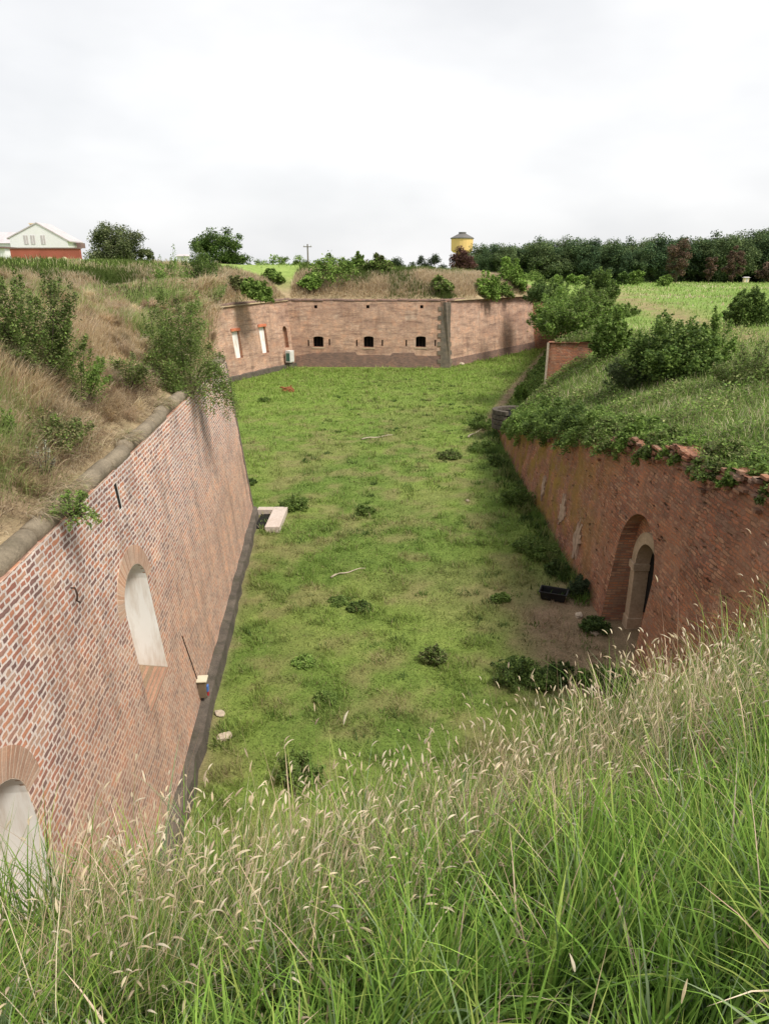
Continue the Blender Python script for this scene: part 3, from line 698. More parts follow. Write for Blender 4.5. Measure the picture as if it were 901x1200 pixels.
# ------------------------------------------------------------------ grass
def lerp(a, b, t): return a + (b - a) * t
def blades(P, az, L, th0, th1, w, cb, ct, seg=4, face=None, side_pow=1.6):
    """vectorised bent strips. P (n,3); az azimuth of lean; L length; th0 start tilt, th1 added tilt at tip; returns V,F,C, tip pos, tip dir"""
    n = len(P); t = np.linspace(0, 1, seg + 1); cur = P.copy(); V = np.zeros((n, 2 * seg + 1, 3)); C = np.zeros((n, 2 * seg + 1, 3))
    fa = az + np.pi / 2 if face is None else face; sx, sy = np.cos(fa), np.sin(fa)
    for i in range(seg + 1):
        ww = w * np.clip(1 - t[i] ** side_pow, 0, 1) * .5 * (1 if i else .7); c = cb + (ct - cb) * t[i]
        if i < seg:
            V[:, 2 * i] = cur - np.c_[sx * ww, sy * ww, 0 * ww]; V[:, 2 * i + 1] = cur + np.c_[sx * ww, sy * ww, 0 * ww]; C[:, 2 * i] = c; C[:, 2 * i + 1] = c
            th = th0 + th1 * (t[i] + .5 / seg); st = L / seg; cur = cur + np.c_[np.cos(az) * np.sin(th) * st, np.sin(az) * np.sin(th) * st, np.cos(th) * st]
        else: V[:, 2 * seg] = cur; C[:, 2 * seg] = c
    thT = th0 + th1; d = np.c_[np.cos(az) * np.sin(thT), np.sin(az) * np.sin(thT), np.cos(thT)]
    base = (np.arange(n) * (2 * seg + 1))[:, None]
    Q = np.concatenate([base + np.array([2 * i, 2 * i + 1, 2 * i + 3, 2 * i + 2]) for i in range(seg - 1)], 0) if seg > 1 else np.zeros((0, 4), int)
    T = base + np.array([2 * seg - 2, 2 * seg - 1, 2 * seg])
    return V.reshape(-1, 3), [Q, T], C.reshape(-1, 3), cur, d
class Acc:
    def __init__(s): s.V = []; s.F = {3: [], 4: []}; s.C = []; s.k = 0
    def add(s, V, F, C):
        for f in F:
            if len(f): s.F[f.shape[1]].append(f + s.k)
        s.V.append(V); s.C.append(C); s.k += len(V)
    def build(s, name, mat, parent=None, smooth=False):
        F = [np.concatenate(v) for v in s.F.values() if v]; return link(name, np_mesh(name, np.concatenate(s.V), F, np.concatenate(s.C), smooth), mat, parent)
def pick(pal, n, jit=.15, w=None):
    pal = np.array(pal); c = pal[RNG.choice(len(pal), n, p=w)]; return c * (1 + RNG.normal(0, jit, (n, 1))).clip(.5, 1.6)
def spikes(tip, d, L, rad, col, droop=.5, seg=4):
    """seed heads: 4-sided spindles along a drooping curve"""
    n = len(tip); d = d.copy(); cur = tip.copy(); prof = [.35, .9, 1.0, .65, .12][:seg + 1]; V = np.zeros((n, (seg + 1) * 4, 3)); C = np.repeat(col[:, None], (seg + 1) * 4, 1)
    for i in range(seg + 1):
        a = np.cross(d, np.array([.3, .2, 1.])); a /= np.linalg.norm(a, axis=1)[:, None] + 1e-6; b = np.cross(d, a); r = (rad * prof[i])[:, None]
        for k, (ca, sa) in enumerate(((1, 0), (0, 1), (-1, 0), (0, -1))): V[:, i * 4 + k] = cur + (a * ca + b * sa) * r
        cur = cur + d * (L / seg)[:, None]; d = d + np.array([0, 0, -1.]) * (droop / seg)[:, None]; d /= np.linalg.norm(d, axis=1)[:, None]
    base = (np.arange(n) * (seg + 1) * 4)[:, None]
    Q = np.concatenate([base + np.array([i * 4 + k, i * 4 + (k + 1) % 4, i * 4 + 4 + (k + 1) % 4, i * 4 + 4 + k]) for i in range(seg) for k in range(4)], 0)
    return V.reshape(-1, 3), [Q], C.reshape(-1, 3)
U = RNG.uniform
GREEN = [(.14, .27, .04), (.19, .35, .055), (.08, .16, .028), (.25, .41, .075), (.15, .26, .05), (.31, .41, .095)]
GREY = [(.19, .28, .13), (.23, .32, .16)]
STRAW = [(.62, .52, .34), (.70, .61, .44), (.52, .41, .26), (.44, .33, .22), (.66, .54, .40)]
HEAD = [(.72, .63, .46), (.64, .54, .37), (.76, .68, .53), (.56, .45, .33)]
# foreground bank
EDGE0, EDGE1 = np.array(A[0]), np.array(Rn[0]); ED = (EDGE1 - EDGE0) / np.linalg.norm(EDGE1 - EDGE0); EN = np.array([-ED[1], ED[0]])
def edge_d(x, y): return -((x - EDGE0[0]) * EN[0] + (y - EDGE0[1]) * EN[1])      # >0 on the bank
def sample_fore(n, dmin, dmax, smin=-1.5, smax=13.0):
    s_ = U(smin, smax, n * 2); d_ = U(dmin, dmax, n * 2); x = EDGE0[0] + ED[0] * s_ - EN[0] * d_; y = EDGE0[1] + ED[1] * s_ - EN[1] * d_
    m = (y > .35) & (np.abs(x) < .75 * y + 1.2) & (np.hypot(x, y) > .75); x, y = x[m][:n], y[m][:n]
    return x, y
def fore():
    g = Acc(); n = 72000; x, y = sample_fore(n, -.3, 3.4)
    # tufts: pull blades towards tuft centres
    tc = sample_fore(760, -.2, 3.4); tc = np.array(tc).T; idx = RNG.integers(0, len(tc), len(x)); k = U(0, 1, len(x)) < .68
    tr = RNG.gamma(2, .035, len(x)); ta = U(0, 6.283, len(x)); x = np.where(k, tc[idx, 0] + tr * np.cos(ta), x); y = np.where(k, tc[idx, 1] + tr * np.sin(ta), y)
    z = terrain_z(x, y) - .03; n = len(x); d = edge_d(x, y); r = np.hypot(x, y)
    az = np.where(k, ta, U(0, 6.283, n)); az = np.where(k, az, 6.283 * 1.6 * fbm(x, y, 1.3, 2)) + RNG.normal(0, .3, n)
    wind = np.arctan2(.35, .95); az = np.where(U(0, 1, n) < .18, wind + RNG.normal(0, .5, n), az)
    L = np.where(k, (.50 + .34 * vnoise(x, y, .9))[...], .44) * U(.55, 1.15, n); L = L * np.interp(r, [.8, 2.2, 4], [.75, 1.0, 1.1]) * np.interp(d, [-.2, .6, 3], [.9, 1.0, .95])
    near = np.interp(r, [1.0, 3.5], [1.0, .8])
    w = (.006 + .012 * U(0, 1, n) ** 1.4) * near
    cb = pick(GREEN, n, .12); t = fbm(x, y, .8, 2)[:, None]; cb = cb * (.75 + .5 * t); dry = U(0, 1, n) < .05; cb[dry] = pick(STRAW, dry.sum()); 
    gy = U(0, 1, n) < .10; cb[gy] = pick(GREY, gy.sum())
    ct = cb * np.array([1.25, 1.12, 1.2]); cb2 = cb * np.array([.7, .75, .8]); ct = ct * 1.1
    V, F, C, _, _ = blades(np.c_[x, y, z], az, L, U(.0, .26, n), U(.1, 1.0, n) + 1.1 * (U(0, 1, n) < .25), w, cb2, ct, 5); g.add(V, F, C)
    # low undergrowth
    n = 22000; x, y = sample_fore(n, -.2, 3.6); z = terrain_z(x, y) - .02; n = len(x); cb = pick([(.05, .09, .02), (.10, .14, .04), (.22, .17, .09), (.14, .11, .06), (.07, .12, .03)], n)
    V, F, C, _, _ = blades(np.c_[x, y, z], U(0, 6.28, n), U(.08, .26, n), U(.2, .9, n), U(.2, 1.1, n), U(.003, .008, n), cb, cb * 1.15, 3); g.add(V, F, C)
    o = g.build('green_grass', M['blade']); tag(o, 'tall green grass blades covering the near bank', 'grass', None, 'stuff')
    # dry stalks with seed heads near the brink
    s = Acc()
    def stalks(n, x, y, Lm, lean, headp, hl, hr, pal=STRAW, wid=(.0018, .0042)):
        z = terrain_z(x, y) - .02; n = len(x); az = np.arctan2(.25, .95) + RNG.normal(0, 1.3, n); L = Lm * U(.72, 1.15, n)
        cb = pick(pal, n, .12) * 1.15; g_ = U(0, 1, n) < .22; cb[g_] = pick([(.20, .26, .09), (.26, .29, .12)], g_.sum())
        V, F, C, tip, dr = blades(np.c_[x, y, z], az, L, U(0, .18, n), lean * U(.4, 1.2, n), U(*wid, n), cb, cb * 1.1, 5, face=U(0, 6.28, n), side_pow=4); s.add(V, F, C)
        m = U(0, 1, n) < headp; q = m.sum(); V, F, C = spikes(tip[m] - dr[m] * .01, dr[m], hl * U(.55, 1.2, q), hr * U(.6, 1.15, q), pick(HEAD, q, .12), U(.4, 1.8, q)); s.add(V, F, C)
    x, y = sample_fore(800, -.15, .6, -1, 13); nz = vnoise(x, y, .7); m = nz > .35; stalks(0, x[m], y[m], .80, .5, .34, .05, .0048)
    x, y = sample_fore(3200, -.15, .75, 2.6, 6.6); stalks(0, x, y, .80, .9, .5, .052, .0050)       # pale clump in the centre
    x, y = sample_fore(1300, -.15, .6, 6.0, 13); stalks(0, x, y, .78, 1.1, .42, .055, .005)
    x, y = sample_fore(110, 1.1, 2.6, -1, 12); stalks(0, x, y, .62, .5, .3, .045, .0045)
    x, y = sample_fore(500, -.1, .5, -1, 13); stalks(0, x, y, 1.12, .5, .12, .06, .005, [(.40, .28, .20), (.46, .33, .24), (.30, .2, .14)], (.0014, .0026))
    o = s.build('seed_grass', M['dryblade']); tag(o, 'pale dry stalks with drooping seed heads along the brink', 'grass', None, 'stuff')
fore()
# broad leaved weeds in the foreground
def leaf_quads(P, size, pal, up=.35, aspect=.5, jit=.18, hue=None, fold=True):
    n = len(P); a = U(0, 6.283, n); el = np.arcsin(np.clip(U(-1, 1, n) * .9, -1, 1)) * .8; d = np.c_[np.cos(a) * np.cos(el), np.sin(a) * np.cos(el), np.sin(el)]
    nr = RNG.normal(0, 1, (n, 3)); nr[:, 2] = np.abs(nr[:, 2]) + up * 2; s_ = np.cross(d, nr); s_ /= np.linalg.norm(s_, axis=1)[:, None] + 1e-9
    sz = (size * U(.6, 1.3, n))[:, None]; c = pick(pal, n, jit) if hue is None else hue * (1 + RNG.normal(0, jit, (n, 1))).clip(.5, 1.6)
    V = np.stack([P - d * sz * .5, P + s_ * sz * aspect * .5 + d * sz * .05, P + d * sz * .55, P - s_ * sz * aspect * .5 + d * sz * .05], 1); C = np.repeat(c[:, None], 4, 1)
    return V.reshape(-1, 3), [np.arange(n * 4).reshape(n, 4)], C.reshape(-1, 3)
# ------------------------------------------------------------------ shrubs and trees
DG = [(.07, .12, .032), (.10, .16, .04), (.055, .095, .028), (.135, .195, .055)]
MG = [(.145, .225, .05), (.19, .28, .065), (.105, .175, .04), (.24, .33, .09)]
LG = [(.18, .29, .055), (.23, .35, .075), (.13, .23, .045), (.28, .38, .11)]
OG = [(.14, .165, .06), (.19, .205, .08), (.11, .13, .05), (.24, .24, .11)]
def shoots_pts(rg, w, h, n, spread, per, droop=0.0, base=.25, lift=.0, tlo=.18, spire=.25, ex=1.0, ey=1.0):
    P = []; stems = []
    for i in range(n):
        a = rg.uniform(0, 6.283); rr_ = w * math.sqrt(rg.uniform(0.02, 1)); H = h * (1 - .62 * (rr_ / w) ** 2) * rg.uniform(1 - spire * 1.6, 1 + spire * .6)
        b0 = np.array([math.cos(a) * rr_ * base * ex, math.sin(a) * rr_ * base * ey, 0]); e = np.array([math.cos(a) * rr_ * ex, math.sin(a) * rr_ * ey, H - droop * h * (rr_ / w) ** 2])
        m = (b0 + e) / 2 + np.array([math.cos(a) * .1 * w, math.sin(a) * .1 * w, H * .22]); m[2] += droop * h * .3
        t = rg.uniform(tlo, 1, per) ** .8; c = (1 - t)[:, None] ** 2 * b0 + 2 * ((1 - t) * t)[:, None] * m + t[:, None] ** 2 * e
        P.append(c + rg.normal(0, 1, (per, 3)) * (spread * (1.15 - t))[:, None]); stems.append([tuple((1 - q) ** 2 * b0 + 2 * (1 - q) * q * m + q * q * e) for q in (0, .35, .7, 1)])
    return np.concatenate(P), stems
def shrub(name, loc, w, h, label, cat='bush', group=None, n=26, leaf=.05, pal=MG, per=110, spread=None, droop=0.0, seed=0, aspect=.5, stemr=.012, mat='leaf', ex=1.0, ey=1.0, spire=.25, lift=0):
    global RNG, U
    rg = np.random.default_rng(seed + 100); root = empty(name, loc, label, cat, group)
    P, stems = shoots_pts(rg, w, h, n, spread or w * .16, per, droop, ex=ex, ey=ey, spire=spire)
    P[:, 2] = np.maximum(P[:, 2], .02 - droop * h); a = Acc()
    ns = np.repeat(rg.uniform(.75, 1.3, n), per)[:, None]; base = np.array(pal)[rg.integers(0, len(pal), len(P))] * ns
    a.add(*leaf_quads(P, np.full(len(P), leaf), pal, .35, aspect, .14, base)); a.build('foliage', M[mat], root)
    mb = MB()
    for st in stems[::max(1, n // 14)]: mb.tube(st, [stemr, stemr * .8, stemr * .5, stemr * .25], 5)
    mb.build('stem', M['bark'], root, smooth=True)
    return root
def crown_clumps(rg, w, h, z0, n, k=.36):
    out = []
    for i in range(n):
        a = rg.uniform(0, 6.283); u = rg.uniform(-1, 1); rr_ = rg.uniform(.3, .95) ** .8; s_ = math.sqrt(max(0, 1 - u * u))
        out.append((w * s_ * math.cos(a) * rr_, w * s_ * math.sin(a) * rr_, z0 + h * .5 * (1 + u * rr_), w * k * rg.uniform(.6, 1.15)))
    return np.array(out)
def tree_meshes(seed, w, h, z0, ncl, leaves, leaf, pal, trunk_r, k=.36, flat=.75, jit=.16):
    rg = np.random.default_rng(seed); C = crown_clumps(rg, w, h - z0, z0, ncl, k); wgt = C[:, 3] ** 2; wgt = wgt / wgt.sum(); idx = rg.choice(len(C), leaves, p=wgt)
    d = rg.normal(0, 1, (leaves, 3)); d /= np.linalg.norm(d, axis=1)[:, None]; rad = C[idx, 3] * rg.uniform(.0, 1, leaves) ** .45 * (1 + rg.normal(0, .14, leaves))
    P = C[idx, :3] + d * rad[:, None] * np.array([1, 1, flat]); P[:, 2] = np.maximum(P[:, 2], .15)
    tone = rg.uniform(.72, 1.32, len(C))[idx][:, None]; base = np.array(pal)[rg.integers(0, len(pal), leaves)] * tone
    V, F, Cc = leaf_quads(P, np.full(leaves, leaf), pal, .5, .7, jit, base); cm = np_mesh('crown', V, F, Cc)
    mb = MB(); mb.tube([(0, 0, -.3), (.03 * w, 0, z0 + (h - z0) * .3), (0, .04 * w, z0 + (h - z0) * .75)], [trunk_r, trunk_r * .7, trunk_r * .2], 8)
    for i in range(min(9, len(C))):
        c = C[i]; st = z0 * .8 + (h - z0) * .25 * rg.uniform(0, 1); mb.tube([(0.02 * w, 0, st), (c[0] * .5, c[1] * .5, (st + c[2]) / 2 + .05 * h), (c[0], c[1], c[2])], [trunk_r * .4, trunk_r * .25, trunk_r * .08], 5)
    return cm, mb
def tree(name, loc, w, h, label, cat='tree', group=None, seed=0, ncl=40, leaves=9000, leaf=.3, pal=DG, z0=None, trunk_r=None, k=.36, mat='farleaf'):
    root = empty(name, loc, label, cat, group); cm, mb = tree_meshes(seed, w, h, h * .12 if z0 is None else z0, ncl, leaves, leaf, pal, trunk_r or h * .025, k)
    link('crown', cm, M[mat], root); mb.build('trunk', M['bark'], root, smooth=True); return root
def gz_at(x, y): return float(terrain_z(np.array([x]), np.array([y]))[0])

# bushes on the left bank
def hit(px, py, t0=3.0):
    r = ray(px, py); t = np.arange(t0, 260, .05); X = r[0] * t; Y = r[1] * t; Z = CAMH + r[2] * t; ok = (terrain_z(X, Y) > Z) & ~in_poly(X, Y, POLY)
    k = int(np.argmax(ok)); return float(X[k]), float(Y[k]), float(terrain_z(X[k:k + 1], Y[k:k + 1])[0])
def bank_bush(px, py, wpx, ptop, lab, push=0.0, name='bush', cat='bush', tmin=3.0, **kw):
    """base on the terrain where pixel (px,py) meets it, real width/height from its distance"""
    x, y, z = hit(px, py, tmin); y += push; x += push * ray(px, py)[0]; z = gz_at(x, y); d = y * cp + (CAMH - z) * sp
    return shrub(name, (x, y, z - .08), wpx / 2 * d / FPX, (py - ptop) * d / FPX * 1.04, lab, cat, **kw)
bank_bush(52, 442, 124, 312, 'big leggy green bush with tall spires at the left edge on the dry bank', n=72, leaf=.058, pal=MG + OG[:3] + OG[:1], per=300, seed=1, spire=.35, spread=.13)
bank_bush(95, 470, 80, 395, 'lower spreading green bush right beside the big leggy one', n=30, leaf=.05, pal=MG + LG[:1], per=220, seed=2, spire=.3)
bank_bush(222, 486, 118, 356, 'leaning olive green bush overhanging the left wall coping', n=95, leaf=.06, pal=MG + OG[:2], per=300, seed=3, droop=.55)
bank_bush(148, 452, 84, 412, 'low rounded olive shrub in the dry grass between the two big bushes', n=34, leaf=.055, pal=OG + MG[:2], per=180, seed=13, spire=.2)
bank_bush(60, 520, 110, 478, 'low spreading green brown shrub above the near coping', n=34, leaf=.05, pal=OG + MG[:2] + [(.30, .24, .13)], per=160, seed=14, spire=.2)
bank_bush(186, 420, 44, 352, 'upright leafy shoot rising behind the leaning olive bush', n=20, leaf=.055, pal=MG + LG[:1], per=130, seed=12, spire=.4)
shrub('bush', (-4.33, 8.95, 6.8), .38, .5, 'small bright bush growing out of the near stone coping', n=22, leaf=.04, pal=LG + MG, per=80, seed=4, droop=.7)
bank_bush(203, 352, 54, 296, 'bright green broad leaved sapling on the rampart crest', name='sapling', cat='sapling', n=44, leaf=.11, pal=LG + MG[:1], per=170, seed=5, spire=.35, aspect=.7)
bank_bush(222, 352, 30, 326, 'small bright shoot below the broad leaved sapling', name='sapling', cat='sapling', n=12, leaf=.09, pal=LG, per=80, seed=6, aspect=.7)
bank_bush(238, 338, 40, 286, 'dark rounded bush behind the rampart corner', tmin=32, n=40, leaf=.14, pal=DG + MG, per=150, seed=7)
bank_bush(252, 354, 34, 316, 'dark bush lower on the slope behind the rampart corner', tmin=32, n=30, leaf=.14, pal=DG + MG, per=140, seed=8)
bank_bush(0, 350, 26, 300, 'thin twiggy bush cut by the left picture edge', n=14, leaf=.05, pal=MG, per=80, seed=9)
bank_bush(4, 505, 34, 468, 'low bright green plant at the left edge below the dry tussocks', n=16, leaf=.05, pal=LG, per=80, seed=10)
bank_bush(52, 555, 34, 500, 'pale grey dried thistle on the bank above the coping', name='thistle', cat='weed', n=12, leaf=.035, pal=[(.44, .43, .35), (.26, .28, .2)], per=60, seed=11)
# bushes on the far bank
for i, (px, Y, w, h, dz, pal, lab) in enumerate((
        (300, 68.5, 1.5, 2.6, -1.2, MG, 'narrow green bush hanging over the flank wall'), (276, 72, 1.1, 1.8, 0, OG, 'thin olive bush on the far bank above the flank wall'),
        (320, 80.5, 1.3, 1.6, .2, MG, 'small bush on the far bank above the inner wall corner'), (392, 81.5, 3.4, 3.4, -.8, MG, 'largest bush spilling down the far bank above the first embrasure'),
        (366, 80.2, 1.6, 1.7, -.4, LG, 'low yellowish bush left of the largest far bank bush'), (444, 84, 1.9, 2.4, 0, OG + MG, 'rounded bush on the far bank above the second embrasure'),
        (421, 86, 1.0, 2.2, 0, MG, 'slim upright bush near the crest of the far bank'), (516, 79.2, 1.5, 1.7, -.4, MG + OG, 'bush on the coping above the dark stone corner'),
        (568, 84.5, 1.6, 3.6, 0, LG, 'tall light green bush where the far bank turns right'), (584, 88.6, 1.7, 2.6, -1.0, MG, 'bush above the receding far wall'),
        (604, 92.8, 1.4, 3.2, -1.0, MG, 'last bush above the receding far wall near its end'), (597, 93, 1.8, 3.6, 1.2, LG, 'light green bush on the crest above the receding far wall'))):
    X = at_y(px, 350, Y)[0]; shrub('bush', (X, Y, gz_at(X, Y) + dz * .4), w * 1.15, h * .82, lab, n=40, leaf=.24, pal=pal, per=130, seed=20 + i, droop=.45, mat='farleaf', stemr=.03, aspect=.7)
# right terrace bushes
def rbush(px, py, z, w, h, lab, pal, seed, leaf=.12, n=34, per=150, Y=None, **kw):
    n = int(n * 1.3); per = int(per * 1.5); w *= 1.1; h *= 1.08; leaf *= 1.05
    x, y = at_z(px, py, z)
    if Y: x, y = at_y(px, py, Y)[:2]
    return shrub(kw.pop('name', 'bush'), (x, y, gz_at(x, y) - .15), w, h, lab, n=n, leaf=leaf, pal=pal, per=per, seed=seed, **kw)
rbush(782, 462, 5.2, 1.85, 2.45, 'largest glossy dark green bush on the terrace above the red wall', MG + DG[:2], 40, .13, 60, 150, aspect=.65)
rbush(826, 450, 5.5, 1.0, 2.1, 'bright green upright bush just right of the largest terrace bush', LG + MG, 41, .12, 26, 110, aspect=.65)
rbush(738, 462, 5.0, 1.25, 1.5, 'greyish green shrub left of the largest terrace bush', [(.11, .15, .06), (.08, .12, .045), (.15, .19, .085)], 42, .09, 40, 140)
rbush(871, 462, 6, 1.1, 1.5, 'loose grey green shrub near the right edge of the terrace', OG + MG, 43, .08, 30, 130)
rbush(712, 440, 5.0, 1.15, 2.7, 'bright leafy bush in front of the brick stub', LG + MG, 44, .15, 44, 120, Y=39.0, aspect=.7)
rbush(668, 405, 6, 2.2, 2.6, 'broad yellowish green thicket above the brick stub', LG[:1] + MG + OG[:1], 45, .17, 60, 140, Y=46.0)
rbush(655, 390, 6, 2.3, 3.0, 'round thicket at the terrace edge behind the brick stub', MG + LG[:1], 46, .18, 46, 120, Y=53.0)
rbush(690, 385, 6, 2.2, 2.5, 'tall olive thicket behind the terrace bushes', MG + OG[:1], 47, .18, 50, 120, Y=56.0)
rbush(666, 372, 6, 2.4, 3.0, 'thicket halfway back along the terrace edge', MG, 48, .2, 40, 110, Y=68.0)
rbush(640, 372, 6, 2.6, 3.0, 'dark bush near the end of the far wall', DG + MG, 49, .22, 36, 110, Y=86.0)
rbush(702, 352, 7, 1.9, 3.9, 'round dark green young tree standing behind the thickets', DG + MG, 50, .22, 50, 130, Y=78.0, spire=.1)
rbush(875, 383, 7, 1.35, 2.1, 'solitary rounded dark bush standing in the meadow', DG + MG, 51, .12, 50, 170, spire=.15)
rbush(735, 365, 7, 1.2, 1.1, 'small low dark bush in the meadow beside the dirt track', MG, 52, .15, 22, 80)
rbush(625, 392, 3, 1.5, 2.4, 'dark bush in the corner at the foot of the far wall end', DG, 53, .18, 26, 90, Y=80.0)
# overhanging vegetation on the ruined wall
oh = [(11.6, .6, .55, OG[:2] + MG), (13.2, .6, .45, LG[:2] + MG), (14.6, .65, .55, MG + OG), (16.4, .6, .45, LG[:2] + OG[:1]), (17.8, .65, .6, OG[:2] + MG), (19.6, .75, .8, MG + LG[:1]), (21.5, 1.0, .8, OG[:2] + MG), (23.6, 1.0, 1.0, MG), (26.0, 1.1, 1.0, MG + DG),
      (28.6, 1.1, 1.3, MG + DG[:2]), (31.0, 1.2, 1.4, MG + DG[:1]), (34.0, 1.2, 1.5, MG + LG[:1]), (37.0, 1.1, 1.2, MG), (39.8, .7, .6, LG[:1] + MG)]
oln = ['hanging over the wall at the right edge', 'bright and low beside the right edge', 'over the brick scar right of the arch', 'low and sparse right above the arch', 'olive coloured left of the arch crown', 'in the middle of the wall top', 'spreading olive on the wall top', 'bulging over the yellow stained brick',
       'dark and hanging over the yellow stained brick', 'dark, left of the yellow stain', 'above the far half of the red wall', 'leafy, towards the low end of the red wall', 'near the stone ring', 'at the very low end of the red wall']
for i, (y, w, h, pal) in enumerate(oh):
    x = RXB(y) + .1 * float(zr(y)) + .55; shrub('overhanging_shrub', (x, y, gz_at(x, y) - .15), w * 1.35, h * 1.15, 'shrub ' + oln[i], 'shrub', None, n=56, leaf=.07 + .0012 * y, pal=pal, per=230, seed=60 + i, droop=.65, ey=1.3)
# ground cover on the terrace
def cover():
    a = Acc(); n = 100000; y = U(8, 43, n) ** 1.0; off = RNG.gamma(1.6, 2.2, n); x = RXB(y) + .1 * zr(y) + .15 + off; m = (x < .62 * y + 3) & ~in_poly(x, y, POLY); x, y = x[m], y[m]; z = terrain_z(x, y)
    clump = fbm(x, y, 1.6, 3); hh = sstep(.4, .75, clump) * .7 + .10
    P = np.c_[x, y, z + hh * U(0, 1, len(x))]; sz = (.06 + .0020 * y); t = fbm(x + 7, y, 2.5, 3)[:, None]; base = np.where(t > .46, pick(OG + LG + [(.34, .36, .15), (.28, .33, .12)], len(x)), pick(MG + OG + LG[:2], len(x))) * (.75 + .6 * t)
    a.add(*leaf_quads(P, sz, MG, .5, .5, .15, base))
    n = 42000; y = U(9, 44, n); x = RXB(y) + .1 * zr(y) + .1 + RNG.gamma(1.8, 2.6, n); m = (x < .62 * y + 3) & ~in_poly(x, y, POLY); x, y = x[m], y[m]; n = len(x); z = terrain_z(x, y) - .03
    cb = pick(OG + STRAW[:2] + LG + LG, n); V, F, C, _, _ = blades(np.c_[x, y, z], U(0, 6.28, n), U(.2, .55, n), U(0, .4, n), U(.2, 1.1, n), .006 + .0006 * y, cb * .9, cb * 1.2, 3); a.add(V, F, C)
    o = a.build('ground_cover', M['leaf']); tag(o, 'tangled weeds and creepers covering the terrace above the red wall', 'undergrowth', None, 'stuff')
cover()
for i, (px, py, w, h, pal, lab) in enumerate(((243, 1120, .13, .30, [(.17, .25, .13), (.13, .20, .10)], 'blue green thistle like weed in the near grass left of the middle'), (392, 1090, .10, .62, [(.10, .17, .05), (.14, .22, .06)], 'upright leafy stem rising from the near grass in the middle'), (430, 1125, .14, .26, [(.17, .26, .14), (.20, .29, .15)], 'pale blue green weed low in the near grass right of the leafy stem'))):
    x, y, z = hit(px, py, .6); shrub('weed', (x, y, z), w, h, lab, 'weed', n=9, leaf=.045, pal=pal, per=26, seed=400 + i, stemr=.003, aspect=.35, spire=.2)
# dry grass on the left bank
def left_bank():
    g = Acc()
    n = 95000; y = 3.5 + 30 * U(0, 1, n) ** 1.15; dl = RNG.gamma(1.7, 2.0, n) + .15; x = LX(y) - .85 - dl; z = terrain_z(x, y); m = (x > -.66 * y - 2.2); x, y, z, dl = x[m], y[m], z[m], dl[m]; n = len(x)
    tn = fbm(x, y, 1.1, 3); L = (.22 + .45 * sstep(.35, .7, tn)) * U(.6, 1.2, n) * np.interp(dl, [0, .8, 3, 5, 9], [.7, 1.1, .95, .6, .5])
    az = np.arctan2(-.25, 1.0) + RNG.normal(0, .75, n); down = np.interp(dl, [0, 2, 5], [1.0, .75, .45])
    grn = fbm(x + 40, y - 11, 2.2, 3) + np.interp(dl, [0, 2.5, 5, 8], [.03, .08, .32, .6]); isg = U(0, 1, n) < sstep(.42, .78, grn)
    cb = pick(STRAW + STRAW + [(.36, .27, .17)], n, .15) * 1.1; cb[isg] = pick([(.38, .47, .17), (.32, .42, .14), (.46, .51, .23), (.27, .36, .12)], isg.sum())
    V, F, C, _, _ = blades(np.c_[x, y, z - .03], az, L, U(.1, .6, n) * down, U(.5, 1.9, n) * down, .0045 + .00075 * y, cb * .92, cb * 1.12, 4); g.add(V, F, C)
    # tussocks
    n2 = 260; ty = 4 + 27 * U(0, 1, n2); td = U(.3, 6, n2); tx = LX(ty) - .85 - td; k = 160; x = np.repeat(tx, k) + RNG.normal(0, .09, n2 * k); y = np.repeat(ty, k) + RNG.normal(0, .09, n2 * k); z = terrain_z(x, y); n = len(x)
    az = np.repeat(np.arctan2(-.3, 1.0) + RNG.normal(0, .35, n2), k) + RNG.normal(0, .55, n); L = np.repeat(U(.4, .75, n2), k) * U(.6, 1.15, n); cb = np.repeat(pick(STRAW, n2, .12), k, 0) * (1 + RNG.normal(0, .12, (n, 1)))
    V, F, C, _, _ = blades(np.c_[x, y, z - .03], az, L, U(.0, .5, n), U(.8, 2.0, n), .004 + .0007 * y, cb * .85, cb * 1.12, 5); g.add(V, F, C)
    n = 9000; y = U(4.5, 27, n); dl = U(.0, .35, n); m = vnoise(y, y * 0, .9) > .58; y, dl = y[m], dl[m]; n = len(y); x = LX(y) - .68 - dl; z = 6.86 + 0 * y + dl * .3; cb = pick(STRAW + [(.2, .28, .08)], n)
    V, F, C, _, _ = blades(np.c_[x, y, z], RNG.normal(-.1, .7, n), U(.15, .42, n), U(.6, 1.2, n), U(.8, 1.7, n), .004 + .0006 * y, cb * .8, cb, 4); g.add(V, F, C)
    # bare hanging roots above the coping
    n = 9000; y = U(5, 26, n); dl = U(.3, 1.1, n); x = LX(y) - .85 - dl; z = terrain_z(x, y) + .02; cb = pick([(.16, .10, .07), (.22, .14, .10), (.11, .07, .05)], n)
    V, F, C, _, _ = blades(np.c_[x, y, z], RNG.normal(-.25, .6, n), U(.15, .45, n), U(.6, 1.2, n), U(.5, 1.2, n), .004 + .0004 * y, cb, cb, 3); g.add(V, F, C)
    o = g.build('dry_grass', M['dryblade']); tag(o, 'long bleached grass drooping down the left rampart bank', 'grass', None, 'stuff')
left_bank()
